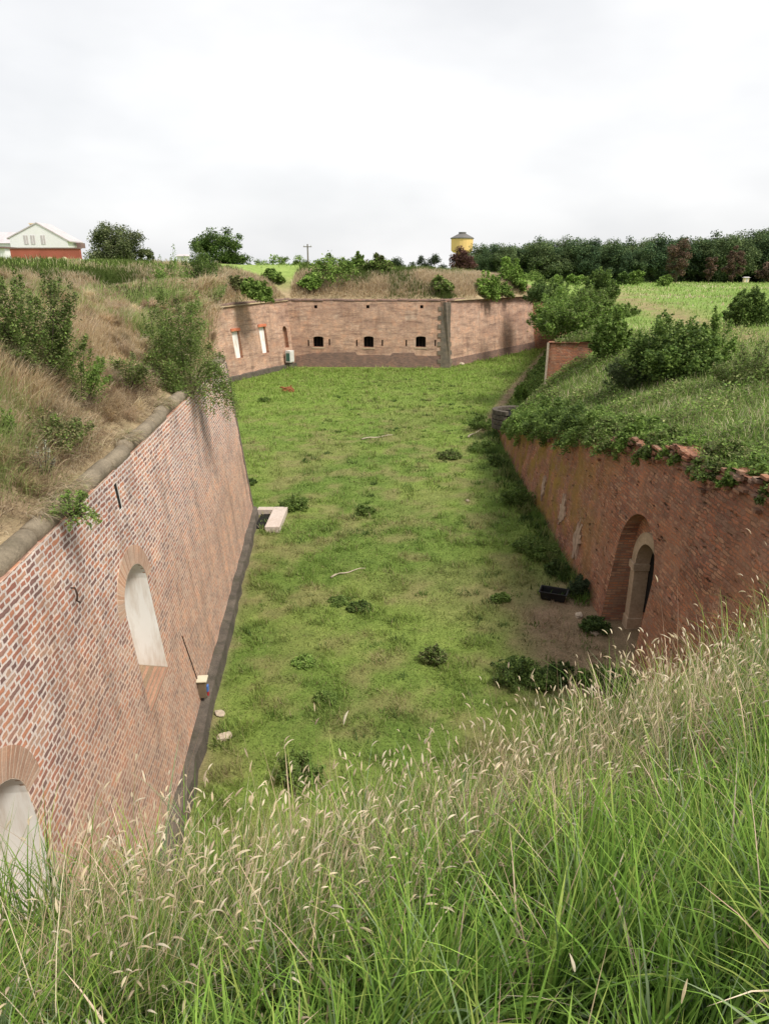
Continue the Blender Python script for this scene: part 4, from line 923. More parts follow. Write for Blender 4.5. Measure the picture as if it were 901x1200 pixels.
def far_bank():
    g = Acc()
    # points behind the coping of the far chain
    pts = np.array(A[2:]); seg = np.linalg.norm(np.diff(pts, axis=0), axis=1); cum = np.r_[0, np.cumsum(seg)]; n = 62000; s_ = U(18, cum[-1], n); i = np.clip(np.searchsorted(cum, s_) - 1, 0, len(seg) - 1); f = (s_ - cum[i]) / seg[i]
    base = pts[i] + (pts[i + 1] - pts[i]) * f[:, None]; dr = (pts[i + 1] - pts[i]) / seg[i][:, None]; nn = np.c_[-dr[:, 1], dr[:, 0]]; dl = RNG.gamma(1.7, 2.2, n) + .3; P = base + nn * dl[:, None]
    x, y = P[:, 0], P[:, 1]; m = ~in_poly(x, y, POLY); x, y, dl = x[m], y[m], dl[m]; n = len(x); z = terrain_z(x, y) - .05
    grn = fbm(x + 9, y + 31, 4, 3) + np.interp(dl, [0, 1.2, 4, 8, 11], [.2, .0, -.06, .2, .45]); isg = U(0, 1, n) < sstep(.45, .8, grn)
    cb = pick(STRAW, n, .14); cb[isg] = pick([(.13, .18, .05), (.10, .15, .035), (.17, .21, .07)], isg.sum()); L = U(.4, 1.0, n) * np.interp(dl, [0, 2, 9, 12], [.8, 1, .8, .5])
    V, F, C, _, _ = blades(np.c_[x, y, z], np.arctan2(-1, .3) + RNG.normal(0, 1.0, n), L, U(0, .4, n), U(.3, 1.3, n), U(.05, .10, n), cb * .85, cb * 1.1, 3); g.add(V, F, C)
    o = g.build('dry_grass', M['dryblade']); tag(o, 'bleached tall grass on the far bank above the embrasure wall', 'grass', None, 'stuff')
far_bank()
def meadow():
    g = Acc(); n = 90000; t = U(0, 1, n); r = 14 * (230 / 14) ** t; a = U(R(18), R(100), n); x = r * np.cos(a); y = r * np.sin(a); dL, _ = dseg(x, y, A); dR = np.minimum(dseg(x, y, Rn)[0], dseg(x, y, R2)[0])
    m = (~in_poly(x, y, POLY)) & (((dR > 1.5) & (dR < dL) & (y > 14)) | ((dL > 8) & (y > 60))) & (np.abs(x) < .64 * y + 4); pd, _ = dseg(x, y, PATH); m &= (pd > 1.1) | (U(0, 1, n) < .25); x, y, r = x[m], y[m], r[m]; n = len(x); z = terrain_z(x, y) - .03
    q = fbm(x, y * .5, 7, 3); cb = pick([(.23, .35, .075), (.28, .40, .10), (.19, .29, .07), (.34, .41, .14)], n, .10) * (.75 + .5 * fbm(x + 3, y, 3, 3))[:, None]; s_ = U(0, 1, n) < sstep(.5, .75, q) * .6; cb[s_] = pick(STRAW, s_.sum())
    V, F, C, _, _ = blades(np.c_[x, y, z], U(0, 6.28, n), U(.12, .4, n) * (.8 + r / 200), U(0, .6, n), U(.3, 1.2, n), .006 + .0011 * r, cb * .85, cb * 1.1, 3); g.add(V, F, C)
    o = g.build('meadow_grass', M['blade']); tag(o, 'light green meadow grass on the open field right of the ditch', 'grass', None, 'stuff')
    # crest of the left rampart, green
    g = Acc(); n = 40000; y = U(7, 75, n); x = -U(5, 50, n); dL, _ = dseg(x, y, A); m = (~in_poly(x, y, POLY)) & (dL > 3.4) & (x > -.62 * y - 3); x, y = x[m], y[m]; n = len(x); z = terrain_z(x, y) - .03
    cb = pick([(.30, .40, .12), (.36, .46, .15), (.26, .34, .10), (.44, .43, .23)], n, .12)
    V, F, C, _, _ = blades(np.c_[x, y, z], U(0, 6.28, n), U(.15, .36, n), U(0, .5, n), U(.3, 1.2, n), .008 + .001 * y, cb * .85, cb * 1.1, 3); g.add(V, F, C)
    o = g.build('crest_grass', M['blade']); tag(o, 'light green grass on top of the left rampart', 'grass', None, 'stuff')
meadow()
def lawn():
    g = Acc(); n = 300000; t = U(0, 1, n); y = 7.5 + 88 * t ** 2.0; lo = np.where(y < 27.9, LX(y) + .35, np.interp(y, [28, 50, 66, 77], [-18, -21, -16, -10.5])); hi = np.where(y < 43, RXB(y), np.interp(y, [43, 95], [10, 23])); x = lo + (hi - lo) * U(0, 1, n)
    m = ~((y > 76) & (x < 7 + (y - 76) * .69)); x, y = x[m], y[m]; tint = floor_tint(x, y); gr = sstep(.02, .09, tint[:, 1] - tint[:, 0] * .8); m = U(0, 1, len(x)) < .25 + .75 * gr; x, y, tint = x[m], y[m], tint[m]; n = len(x); z = floor_z(x, y) - .01
    cl = fbm(x + 5, y + 5, .5, 3); L = (.045 + .16 * sstep(.48, .75, cl)) * U(.6, 1.4, n) * (1 + y / 60); c = tint * (1.0 + .35 * sstep(.4, .7, cl)[:, None]) * (1 + RNG.normal(0, .28, (n, 1))).clip(.4, 1.9) ; s_ = U(0, 1, n) < .06 + .3 * sstep(.5, .7, fbm(x + 31, y + 12, .9, 4)) * (y < 50); c[s_] = pick([(.28, .26, .12), (.36, .31, .17), (.24, .19, .10)], s_.sum())
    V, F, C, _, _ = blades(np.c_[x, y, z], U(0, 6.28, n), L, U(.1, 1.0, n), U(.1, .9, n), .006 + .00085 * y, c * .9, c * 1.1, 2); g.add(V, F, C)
    k = 640; cx, cy = U(-4.5, 7, k), 8 + 60 * U(0, 1, k) ** 1.5; cy[420:] = U(19.5, 43, 220); cx[420:] = RXB(cy[420:]) - np.abs(RNG.normal(.15, .35, 220)) - .12; q = 26; x = np.repeat(cx, q) + RNG.normal(0, .13, k * q) * np.repeat(U(.6, 2.2, k), q); y = np.repeat(cy, q) + RNG.normal(0, .13, k * q) * np.repeat(U(.6, 1.6, k), q)
    m = (x > LX(y) + .35) & (x < RXB(y) - .1); hh = np.repeat(np.where(np.arange(k) < 420, U(.08, .24, k), U(.2, .6, k)), q)[m]; cb = np.repeat(pick([(.09, .16, .03), (.15, .22, .05), (.22, .24, .09), (.07, .12, .03)], k), q, 0)[m]; x, y = x[m], y[m]; n = len(x)
    V, F, C, _, _ = blades(np.c_[x, y, floor_z(x, y) - .01], U(0, 6.28, n), hh * U(.6, 1.3, n), U(.1, .8, n), U(.1, .9, n), .008 + .0011 * y, cb * .9, cb * 1.1, 3); g.add(V, F, C)
    o = g.build('lawn_grass', M['blade']); tag(o, 'short patchy grass on the ditch floor', 'grass', None, 'stuff')
lawn()
# weeds on the ditch floor
wl = [(345, 596, .68, .65, MG, 'rounded weed clump beside the pale concrete slab'), (428, 602, .42, .45, MG, 'small weed clump alone in the middle of the ditch'), (422, 714, .36, .3, DG + MG, 'low dark weed near the pale stick'),
      (508, 774, .36, .5, OG + MG, 'spiky weed in the middle foreground of the ditch floor'), (604, 796, .62, .7, DG + MG, 'broad nettle clump nearest the recess'), (636, 800, .5, .5, MG, 'nettle clump right of the broad one'),
      (627, 648, .78, .75, MG, 'large weed mound at the foot of the red wall'), (561, 505, .85, .95, MG, 'weed mound farthest along the red wall side'), (566, 528, .8, .7, MG, 'weed mound before the low end of the red wall'),
      (582, 545, .6, .6, DG + MG, 'dark weed against the low end of the red wall'), (605, 592, .7, 1.1, MG, 'tall weed leaning on the red wall'), (652, 672, .42, .6, DG, 'dark nettle between mound and tub'),
      (680, 700, .4, .85, [(.08, .12, .055), (.055, .09, .04)], 'grey green elder shoot against the red wall by the tub'), (697, 738, .42, .5, DG, 'dark weed in front of the arched recess'), (728, 808, .45, .6, DG, 'dark weed right in front of the recess threshold'),
      (526, 536, .65, .45, OG + MG, 'olive weed patch left of the wall side mounds'), (587, 704, .3, .3, MG, 'tiny weed on the bare earth'), (382, 822, .28, .25, MG, 'tiny weed left of the spiky one'), (350, 912, .5, .6, MG, 'weed clump just beyond the near grass'),
      (398, 706, .35, .15, MG, 'flat weed left of the low dark one'), (357, 778, .3, .2, LG, 'faint bright weed tuft on the left floor'), (236, 830, .22, .35, DG, 'little plant on the footing below the cream box'),
      (610, 480, .55, 1.5, LG, 'light green sapling beside the stone ring'), (655, 795, .4, .6, DG, 'dark weed between nettles and recess'), (700, 800, .5, .5, MG, 'weed below the recess on the near side'), (292, 566, .35, .3, DG, 'little weed at the foot of the left wall'), (310, 470, .5, .35, MG, 'grass tuft near the flank wall')]
for i, (px, py, w, h, pal, lab) in enumerate(wl):
    x, y = at_z(px, py, 0); z = float(floor_z(np.array([x]), np.array([y]))[0])
    if x > RXB(y) - .15 and y < 43: x = RXB(y) - .2
    pal = [tuple(v * .9 for v in c_) for c_ in pal] if pal is not LG else pal
    shrub('weed', (x, y, z - .03), w * 1.2, h * .95, lab, 'weed', None, n=36, leaf=.05 + .0012 * y, pal=pal, per=110, seed=200 + i, spread=w * .2, stemr=.006, spire=.2)
# brushy strip at the right side beyond the stone ring
def strip():
    a = Acc(); n = 26000; y = U(42.5, 93, n); xb = np.interp(y, [30, 42, 60, 87, 100], [9, 5.6, 11.0, 19.6, 24]); wx = np.interp(y, [42, 96], [10.2, 24.2]); x = xb + .5 + (wx - xb) * U(0, 1, n); z = floor_z(x, y); cl = fbm(x, y, 1.8, 3)
    P = np.c_[x, y, z + sstep(.4, .8, cl) * .9 * U(0, 1, n)]; a.add(*leaf_quads(P, .11 + .001 * y, DG, .5, .6, .15, pick(DG + MG + OG[:1], n)))
    o = a.build('ground_cover', M['farleaf']); tag(o, 'low dark brush on the slope beyond the stone ring', 'undergrowth', None, 'stuff')
strip()

# ------------------------------------------------------------------ objects in the ditch
def at_floor(px, py): x, y = at_z(px, py, 0); return x, y, float(floor_z(np.array([x]), np.array([y]))[0])
# black mortar tub
x, y, z = at_floor(648, 702); t = empty('tub', (x, y, z + .02), 'black rectangular plastic tub on the bare earth by the red wall', 'tub', rz=R(-22))
def tub():
    L_, W_, H_ = .42, .24, .27; th = .02; k = .85
    def ringp(s_, z_): return [(sx * L_ * s_, sy * W_ * s_, z_) for sx, sy in ((-1, -1), (1, -1), (1, 1), (-1, 1))]
    V = ringp(k, 0) + ringp(1, H_) + [(a * .95, b * .93, c) for a, b, c in ringp(1, H_)] + [(a * .93, b * .9, .03) for a, b, c in ringp(k, 0)]
    F = [(3, 2, 1, 0)] + [(i, (i + 1) % 4, 4 + (i + 1) % 4, 4 + i) for i in range(4)] + [(4 + i, 4 + (i + 1) % 4, 8 + (i + 1) % 4, 8 + i) for i in range(4)] + [(8 + i, 8 + (i + 1) % 4, 12 + (i + 1) % 4, 12 + i) for i in range(4)] + [(12, 13, 14, 15)]
    mb = MB(); mb.add(V, F); mb.build('basin', M['black_plastic'], t, bevel=.008)
    mb = MB()
    for (cx, cy, hx, hy) in ((0, W_ + .012, L_ + .03, .018), (0, -W_ - .012, L_ + .03, .018), (L_ + .012, 0, .018, W_ - .01), (-L_ - .012, 0, .018, W_ - .01)): mb.box((cx, cy, H_ + .004), (hx, hy, .014))
    mb.build('rim', M['black_plastic'], t, bevel=.005)
tub()
# concrete slab frame beside the wall corner
x, y, z = at_floor(312, 612); t = empty('concrete_shaft', (LX(27) + .0, 27.1, z), 'pale L shaped concrete shaft surround at the foot of the left wall corner', 'shaft')
mb = MB(); mb.box((1.0, -.0, .12), (.30, 1.25, .14)); mb.build('slab', M['concrete'], t, bevel=.02)
mb = MB(); mb.box((.36, 1.06, .118), (.335, .19, .14)); mb.build('lintel', M['concrete'], t, bevel=.02)
mb = MB(); mb.box((.45, .0, .03), (.245, .86, .03)); mb.build('dark_opening', M['void'], t)
# cream box with cable on the left wall
q, h = wq(W, 233, 806); px_, py_, pz_ = W.pos(q, h, 0)
t = empty('junction_box', (px_, py_, pz_), 'small cream junction box with a cable on the left wall near the footing', 'box', rz=math.atan2(W.d.y, W.d.x) - R(90))
mb = MB(); mb.box((.09, 0, 0), (.09, .11, .22)); mb.build('case', M['box_brown'], t, bevel=.008)
mb = MB(); mb.box((.10, 0, .235), (.12, .14, .016)); mb.build('lid', M['cream_box'], t, bevel=.005)
mb = MB(); mb.box((.20, .05, -.05), (.02, .05, .08)); mb.build('blue_plug', M['blue'], t, bevel=.006)
mb = MB(); mb.box((.20, .05, -.19), (.02, .04, .055)); mb.build('red_plug', M['red'], t, bevel=.006)
mb = MB(); q2, h2 = wq(W, 213, 745); P2 = []
for f_ in np.linspace(0, 1, 6):
    a_ = Vector(W.pos(q + (q2 - q) * f_, h + .24 + (h2 - h - .24) * f_, -.012)) - Vector((px_, py_, pz_)); P2.append(tuple(Matrix.Rotation(-t.rotation_euler.z, 3, 'Z') @ a_))
mb.tube(P2, .011, 6); mb.build('cable', M['iron'], t)
# iron hook on the wall
q, h = wq(W, 85, 695); c_ = Vector(W.pos(q, h, 0)); mb = MB(); mb.tube([c_ + Vector((-.05, 0, .08)), c_ + Vector((.05, 0, .08)), c_ + Vector((.07, .0, -.02)), c_ + Vector((.05, 0, -.12)), c_ + Vector((.10, 0, -.15))], .014, 6)
tag(mb.build('iron_hook', M['iron'], smooth=True), 'small rusty iron hook sticking out of the near brickwork', 'hook')
# meter cabinet by the flank wall corner
q, h = wq(w4, 335, 424); p = w4.pos(q, .9, 0); t = empty('meter_cabinet', (p[0], p[1], 0), 'white meter cabinet with a green side at the foot of the flank wall', 'cabinet', rz=math.atan2(w4.d.y, w4.d.x) - R(90))
mb = MB(); mb.box((.55, 0, 1.35), (.30, .42, .62)); mb.build('case', M['cabinet_white'], t, bevel=.03)
mb = MB(); mb.box((.56, -.425, 1.3), (.22, .012, .42)); mb.build('side_panel', M['cabinet_green'], t)
mb = MB(); mb.box((.5, 0, .37), (.22, .34, .36)); mb.build('plinth', M['plinth'], t)
mb = MB(); mb.box((.865, 0, 1.35), (.012, .34, .52)); mb.build('door', M['cabinet_white'], t)
# rust brown log lump
x, y, z = at_floor(338, 459)
def lump():
    bm = bmesh.new(); bmesh.ops.create_icosphere(bm, subdivisions=3, radius=1)
    for v in bm.verts:
        n_ = Vector(v.co); k = 1 + .35 * (float(fbm(np.array([n_.x * 2 + 5]), np.array([n_.y * 2 + n_.z * 3]), 1, 3)[0]) - .5) * 2; v.co = Vector((n_.x * .55 * k, n_.y * .32 * k, max(-.05, n_.z * .34 * k + .12)))
    me = bpy.data.meshes.new('tree_stump'); bm.to_mesh(me); bm.free()
    t = empty('tree_stump', (x, y, z), 'rust brown rotten stump lying on the grass before the flank wall', 'stump'); link('wood', me, M['rust'], t)
    mb = MB(); mb.tube([(-.3, 0, .3), (-.55, 0, .42), (-.75, .05, .40)], [.12, .08, .03], 7); mb.build('root', M['rust'], t); mb = MB(); mb.tube([(.2, 0, .4), (.3, .0, .62)], [.1, .04], 7); mb.build('root', M['rust'], t)
lump()
# sticks
def stick(p0, p1, bend, r_, lab):
    a, b = Vector(at_floor(*p0)), Vector(at_floor(*p1)); a.z += .06; b.z += .06; d = (b - a); s_ = Vector((-d.y, d.x, 0)).normalized(); P_ = []
    for i in range(8): f = i / 7; P_.append(a + d * f + s_ * bend * math.sin(f * math.pi) * d.length + Vector((0, 0, .04 * math.sin(f * 9))))
    mb = MB(); mb.tube(P_, [r_ * (1 - .6 * i / 7) for i in range(8)], 6); tag(mb.build('stick', M['twig'], smooth=True), lab, 'stick')
stick((388, 679), (428, 668), .08, .035, 'pale bent stick lying mid floor in the ditch'); stick((424, 516), (460, 511), .03, .06, 'pale branch lying on the far lawn'); stick((548, 513), (566, 507), .05, .06, 'pale branch by the weed mounds'); stick((690, 612), (652, 604), .02, .03, 'thin stick below the red wall') if False else None
# rubble
for i, (px, py, s_, lab) in enumerate(((258, 838, .10, 'pale stone lump on the grass near the footing'), (262, 866, .13, 'largest pale rubble piece near the left footing'), (267, 862, .07, 'small pale chip beside the largest rubble piece'), (540, 428, .35, 'flat pale stone at the foot of the dark corner'), (548, 588, .09, 'pale chip on the lawn beside the wall side weeds'), (678, 722, .12, 'white stone at the edge of the arched recess'), (694, 742, .12, 'pale brick piece before the recess'))):
    x, y, z = at_floor(px, py); bm = bmesh.new(); bmesh.ops.create_icosphere(bm, subdivisions=2, radius=1); rr = random.Random(i)
    for v in bm.verts: v.co = Vector((v.co.x * s_ * 1.5, v.co.y * s_, v.co.z * s_ * .6)) * rr.uniform(.8, 1.15)
    me = bpy.data.meshes.new('rubble_stone'); bm.to_mesh(me); bm.free(); o = link('rubble_stone', me, M['rubble'], None, (x, y, z + s_ * .3)); o.rotation_euler = (0, 0, rr.uniform(0, 3)); tag(o, lab, 'stone')
# low stone ring at the end of the ruined wall
t = empty('stone_ring', (8.1, 42.0, .75), 'low curved dry stone parapet with a dark hollow at the end of the red wall', 'parapet')
mb = MB(); rr = random.Random(3)
for ring in range(4):
    for k in range(15):
        a = R(20 + ring * 5 + k * 14); rx, ry = 1.25, 1.0; m3 = Matrix.Rotation(a + R(90), 3, 'Z') @ Matrix.Rotation(rr.uniform(-.08, .08), 3, 'X')
        mb.box((rx * math.cos(a), ry * math.sin(a), .2 + ring * .30), (.20 * rr.uniform(.85, 1.05), .17, .135), m3)
mb.build('stone_course', M['plinth'], t, bevel=.03)
mb = MB(); mb.tube([(0, 0, .9), (0, 0, .95)], [1.0, 1.0], 20); mb.build('dark_hollow', M['void'], t)

# ------------------------------------------------------------------ background
# white gabled house
def house():
    D = 150; c = lambda px, py, d=D: at_y(px, py, d); r_ = empty('house', (c(40, 300)[0], D, 10), 'white gabled house with pale grey roof and cream chimney at the left horizon', 'house')
    o0 = Vector(r_.location)
    L_ = lambda px, py, d: tuple(Vector(c(px, py, d)) - o0 - Vector((0, 0, 0)))
    xl, xr = L_(11.5, 280, D)[0], L_(79, 280, D)[0]; xa, za = L_(43, 262, D)[0], L_(43, 262, D)[2]; zel, zer = L_(11.5, 279, D)[2], L_(79, 282, D)[2]; dp = 6
    mb = MB(); mb.add([(xl, 0, -1), (xr, 0, -1), (xr, 0, zer), (xa, 0, za), (xl, 0, zel), (xl, dp, -1), (xr, dp, -1), (xr, dp, zer), (xa, dp, za), (xl, dp, zel)], [(0, 1, 2, 3, 4), (9, 8, 7, 6, 5), (1, 6, 7, 2), (0, 4, 9, 5)]); mb.build('wall', M['house_white'], r_)
    mb = MB(); e = .5; th = .25
    def roofp(xa_, za_, xb_, zb_):
        s_ = (zb_ - za_) / (xb_ - xa_); xb_ += math.copysign(e, xb_ - xa_); zb_ = za_ + s_ * (xb_ - xa_)
        mb.add([(xa_, -e * .3, za_ + .02), (xb_, -e * .3, zb_ + .02), (xb_, dp + e, zb_ + .02), (xa_, dp + e, za_ + .02), (xa_, -e * .3, za_ + th), (xb_, -e * .3, zb_ + th), (xb_, dp + e, zb_ + th), (xa_, dp + e, za_ + th)], [(0, 1, 2, 3), (4, 5, 6, 7), (0, 1, 5, 4), (1, 2, 6, 5), (2, 3, 7, 6), (3, 0, 4, 7)])
    roofp(xa, za, xl, zel); roofp(xa, za, xr, zer); rf = mb.build('roof', M['roof_grey'], r_)
    # rear wing to the left
    mb = MB(); xw0 = xl - 9; zr_ = L_(20, 269, D)[2]; ze_ = L_(0, 284, D)[2]; mb.add([(xw0, 5, -1), (xl + 6, 5, -1), (xl + 6, 5, ze_), (xw0, 5, ze_), (xw0, 15, -1), (xw0, 15, ze_), (xl + 6, 15, -1), (xl + 6, 15, ze_)], [(0, 1, 2, 3), (0, 3, 5, 4), (4, 5, 7, 6), (1, 6, 7, 2)]); mb.build('wing_wall', M['house_white'], r_)
    mb = MB(); mb.add([(xw0 - .4, 4.6, ze_), (xl + 6, 4.6, ze_), (xl + 6, 10, zr_), (xw0 + 2, 10, zr_), (xw0 - .4, 15.4, ze_), (xl + 6, 15.4, ze_)], [(0, 1, 2, 3), (3, 2, 5, 4), (0, 3, 4), (1, 5, 2)]); wr = mb.build('wing_roof', M['roof_grey'], r_)
    x0, x1 = L_(14, 262, D)[0], L_(19, 262, D)[0]; mb = MB(); mb.box(((x0 + x1) / 2, 8, (zr_ + L_(16, 261, D)[2]) / 2 - .6), ((x1 - x0) / 2, .5, (L_(16, 261, D)[2] - zr_) / 2 + .8)); mb.box(((x0 + x1) / 2, 8, L_(16, 261, D)[2] + .3), ((x1 - x0) / 2 + .12, .62, .1)); mb.build('chimney', M['house_cream'], wr)
    for px in (31, 39, 51):
        X_, _, Z_ = L_(px, 281, D); mb = MB(); mb.box((X_, -.02, Z_), (.42, .05, .85)); w_ = mb.build('window', M['roof_grey'], r_)
        mb = MB(); mb.box((X_, -.07, Z_), (.04, .03, .85)); mb.build('frame', M['house_white'], w_)
    mb = MB(); X_ = L_(77, 283, D)[0]; mb.box((xr + 1.0, 4, zer - .8), (.4, 1.2, .5)); mb.build('dormer', M['roof_brown'], r_)
    # low shed
    r2_ = empty('shed', (c(2, 296, 142)[0], 142, 10.2), 'low pale shed with brown roof edge left of the house', 'shed'); mb = MB(); mb.box((-2.5, 0, 1.8), (4.3, 2, 2.2)); mb.build('wall', M['house_white'], r2_); mb = MB(); mb.box((-2.5, -.1, 4.15), (4.6, 2.4, .14)); mb.build('roof', M['roof_brown'], r2_)
    # long red wall
    r3_ = empty('red_wall', (c(53, 296, 138)[0], 138, 10), 'long low red wall with dark coping in front of the white house', 'wall'); xa_, xb_ = c(13, 291, 138)[0] - r3_.location.x, c(94, 291, 138)[0] - r3_.location.x; zt = c(50, 291.5, 138)[2] - 10
    mb = MB(); mb.box(((xa_ + xb_) / 2, 0, zt / 2 - .5), ((xb_ - xa_) / 2, .4, zt / 2 + .5)); mb.build('masonry', M['red_wall'], r3_); mb = MB(); mb.box(((xa_ + xb_) / 2, 0, zt + .10), ((xb_ - xa_) / 2 + .15, .55, .10)); mb.build('coping', M['roof_brown'], r3_)
    for px in (45, 60, 77):
        X_ = c(px, 300, 138)[0] - r3_.location.x; Z_ = c(px, 302, 138)[2] - 10; mb = MB(); O = [(X_ - .55 * math.cos(k * math.pi / 8), -.405, Z_ - .35 + .5 * math.sin(k * math.pi / 8)) for k in range(9)] + [(X_ + .65, -.405, 0), (X_ - .65, -.405, 0)]
        O2 = [(a, b - .06, c_) for a, b, c_ in O]; n_ = len(O); mb.add(O + O2, [tuple(range(n_, 2 * n_))] + [(i, (i + 1) % n_, n_ + (i + 1) % n_, n_ + i) for i in range(n_)]); mb.build('arched_opening', M['house_cream'], r3_)
house()
def small_hut(px, py, D, w, h, lab, roofm, wallm='house_white', name='hut'):
    x, y, z = at_y(px, py, D); r_ = empty(name, (x, D, z), lab, 'hut'); mb = MB(); mb.box((0, 0, h / 2), (w / 2, w * .4, h / 2)); mb.build('wall', M[wallm], r_)
    mb = MB(); a = w / 2 + .25; b = w * .4 + .25; mb.add([(-a, -b, h), (a, -b, h), (a, b, h), (-a, b, h), (-a * .7, 0, h + w * .18), (a * .7, 0, h + w * .18)], [(0, 1, 5, 4), (2, 3, 4, 5), (1, 2, 5), (3, 0, 4), (3, 2, 1, 0)]); mb.build('roof', M[roofm], r_)
    mb = MB(); mb.box((0, -w * .4 - .01, h * .45), (w * .12, .03, h * .45)); mb.build('door', M['window_grey'], r_)
small_hut(216, 309, 105, 1.5, 1.0, 'tiny white hut between the two left trees', 'roof_grey')
small_hut(873, 331, 190, 1.2, 1.2, 'tiny pale hut at the foot of the distant wood', 'roof_grey', 'house_cream')
# water tower
x, y, z = at_y(541, 293, 350); zt = at_y(541, 280, 350)[2]
t = empty('water_tower', (x, 350, 8), 'ochre round water tower with grey cap rising behind the copper tree', 'tower')
rad = 12 * 350 / 1.08 / 800 * 1.0 * 1.08
mb = MB(); zb_ = z - 8 - .2; mb.tube([(0, 0, zb_ - 1.0), (0, 0, zb_), (0, 0, zt - 8)], [rad * .78, rad * .98, rad], 20); tk = mb.build('tank', M['tower_yellow'], t)
mb = MB(); mb.tube([(0, 0, 0), (0, 0, zb_ - 1.0)], [rad * .62, rad * .55], 18); mb.build('shaft', M['tower_yellow'], t)
mb = MB(); mb.tube([(0, 0, zt - 7.98), (0, 0, zt - 7.6), (0, 0, zt - 5.9), (0, 0, zt - 5.85)], [rad * 1.07, rad * 1.07, rad * .42, rad * .40], 20); rf = mb.build('roof', M['tower_roof'], t)
mb = MB(); mb.tube([(0, 0, zt - 5.84), (0, 0, zt - 5.0)], [rad * .34, rad * .34], 14); mb.build('lantern', M['tower_roof'], rf)
# utility pole
x, y, z = at_y(361, 305, 130); t = empty('utility_pole', (x, 130, 10.2), 'grey utility pole with crossarm standing on the horizon', 'pole'); zt = at_y(361, 286, 130)[2] - 10.2
mb = MB(); mb.tube([(0, 0, -.2), (0, 0, zt)], [.15, .11], 8); mb.build('post', M['pole'], t); mb = MB(); mb.box((0, -.16, zt - .45), (.75, .05, .07)); mb.build('crossarm', M['pole'], t)
for sx in (-.6, .6): mb = MB(); mb.tube([(sx, -.16, zt - .379), (sx, -.16, zt - .15)], [.06, .05], 6); mb.build('insulator', M['window_grey'], t)
# left horizon trees
WILL = [(.12, .15, .07), (.16, .185, .085), (.09, .115, .055), (.20, .22, .11)]
def htree(px0, px1, pyt, D, zb, lab, **kw):
    a = at_y(px0, pyt, D); b = at_y(px1, pyt, D); w = (b[0] - a[0]) / 2; return tree(kw.pop('name', 'tree'), ((a[0] + b[0]) / 2, D, zb), w * .92, a[2] - zb, lab, **kw)
htree(96, 172, 262, 125, 10.3, 'broad grey green willow like tree beside the red wall', pal=WILL, seed=1, ncl=90, leaves=24000, leaf=.30, z0=-1.5, k=.30)
htree(222, 292, 267, 118, 10.3, 'dark round oak like tree left of the utility pole', pal=DG, seed=2, ncl=60, leaves=17000, leaf=.30, z0=-.6, k=.30)
htree(160, 182, 288, 128, 10.3, 'small low tree filling the gap right of the broad tree', pal=WILL, seed=3, ncl=16, leaves=2500, leaf=.3, z0=.3)
for i, (x0, x1, yt, D) in enumerate(((302, 336, 294, 140), (320, 352, 298, 150), (336, 368, 301, 150), (360, 390, 299, 145), (376, 410, 301, 150), (394, 430, 297, 142), (412, 442, 302, 150), (284, 314, 304, 150))):
    htree(x0, x1, yt, D, 9.9, ['leafy bush at the left end of the horizon hedge', 'second hedge tree from the dark oak like tree', 'low hedge bush just left of the utility pole', 'hedge bush just right of the utility pole', 'lowest hedge bush on the horizon', 'broad hedge bush near the hedge end', 'reddish tinted last bush of the hedge', 'tiny bush under the dark round tree'][i], group=None, pal=MG if i != 6 else [(.12, .08, .05), (.09, .07, .04)], seed=30 + i, ncl=22, leaves=4200, leaf=.30, z0=-3.5, name='hedge_tree', k=.42)
for i, (x0, x1, yt, lab) in enumerate(((447, 480, 297, 'small far tree left in the gap of the horizon'), (480, 508, 300, 'low far tree in the middle of the horizon gap'), (496, 524, 297, 'far tree right in the horizon gap'))):
    htree(x0, x1, yt, 210, 9.4, lab, pal=[(.075, .10, .055), (.055, .08, .045)], seed=50 + i, ncl=22, leaves=4500, leaf=.38, z0=-2.5, k=.42)
htree(526, 560, 289, 200, 8.0, 'dark copper leaved round tree below the water tower', pal=[(.13, .07, .06), (.10, .055, .05), (.16, .085, .07)], seed=55, ncl=44, leaves=9000, leaf=.42, z0=-1.0)
# distant wood: individual trees copied from six prototypes
protos = []
for i in range(6):
    pal = [[(.095, .145, .065), (.13, .18, .075), (.07, .115, .055)], [(.07, .12, .06), (.10, .15, .065), (.06, .10, .052)], [(.15, .195, .08), (.10, .145, .065)]][i % 3]
    cm, mb = tree_meshes(300 + i, 7.6, 16.0, -1.0, 70, 12000, .62, pal, .35, .33, .85); tm = mb.build('trunk', M['bark'], None, smooth=True); me_t = tm.data; bpy.data.objects.remove(tm); protos.append((cm, me_t)); cm.materials.append(M['farleaf'])
topy = lambda px: np.interp(px, [555, 575, 610, 650, 690, 730, 770, 800, 830, 860, 901, 960], [287, 283, 281, 277, 279, 278, 278, 273, 271, 269, 265, 263])
rr = random.Random(4)
def wood_tree(px, D, i, k=1.0):
    x, _, zt = at_y(px, float(topy(px)) + rr.uniform(-4, 5), D); g_ = gz_at(x, D); h = (zt - g_) * k; s_ = h / 16.0
    r_ = empty('wood_tree', (x, D, g_), 'dark green broadleaf tree in the close row of the distant wood', 'tree', 'trees of the distant wood', rz=rr.uniform(0, 6.28)); cm, tmm = protos[i % 6]; r_.scale = (s_ * rr.uniform(.85, 1.15), s_ * rr.uniform(.85, 1.15), s_)
    for nm, me_ in (('crown', cm), ('trunk', tmm)): o = bpy.data.objects.new(nm, me_); COL.objects.link(o); o.parent = r_
px = 566; i = 0
while px < 975: wood_tree(px, 215 + rr.uniform(-6, 6), i, rr.uniform(.74, .98)); px += rr.uniform(11, 15); i += 1
px = 560
while px < 985: wood_tree(px, 240 + rr.uniform(-6, 6), i, rr.uniform(.9, 1.05)); px += rr.uniform(14, 19); i += 1
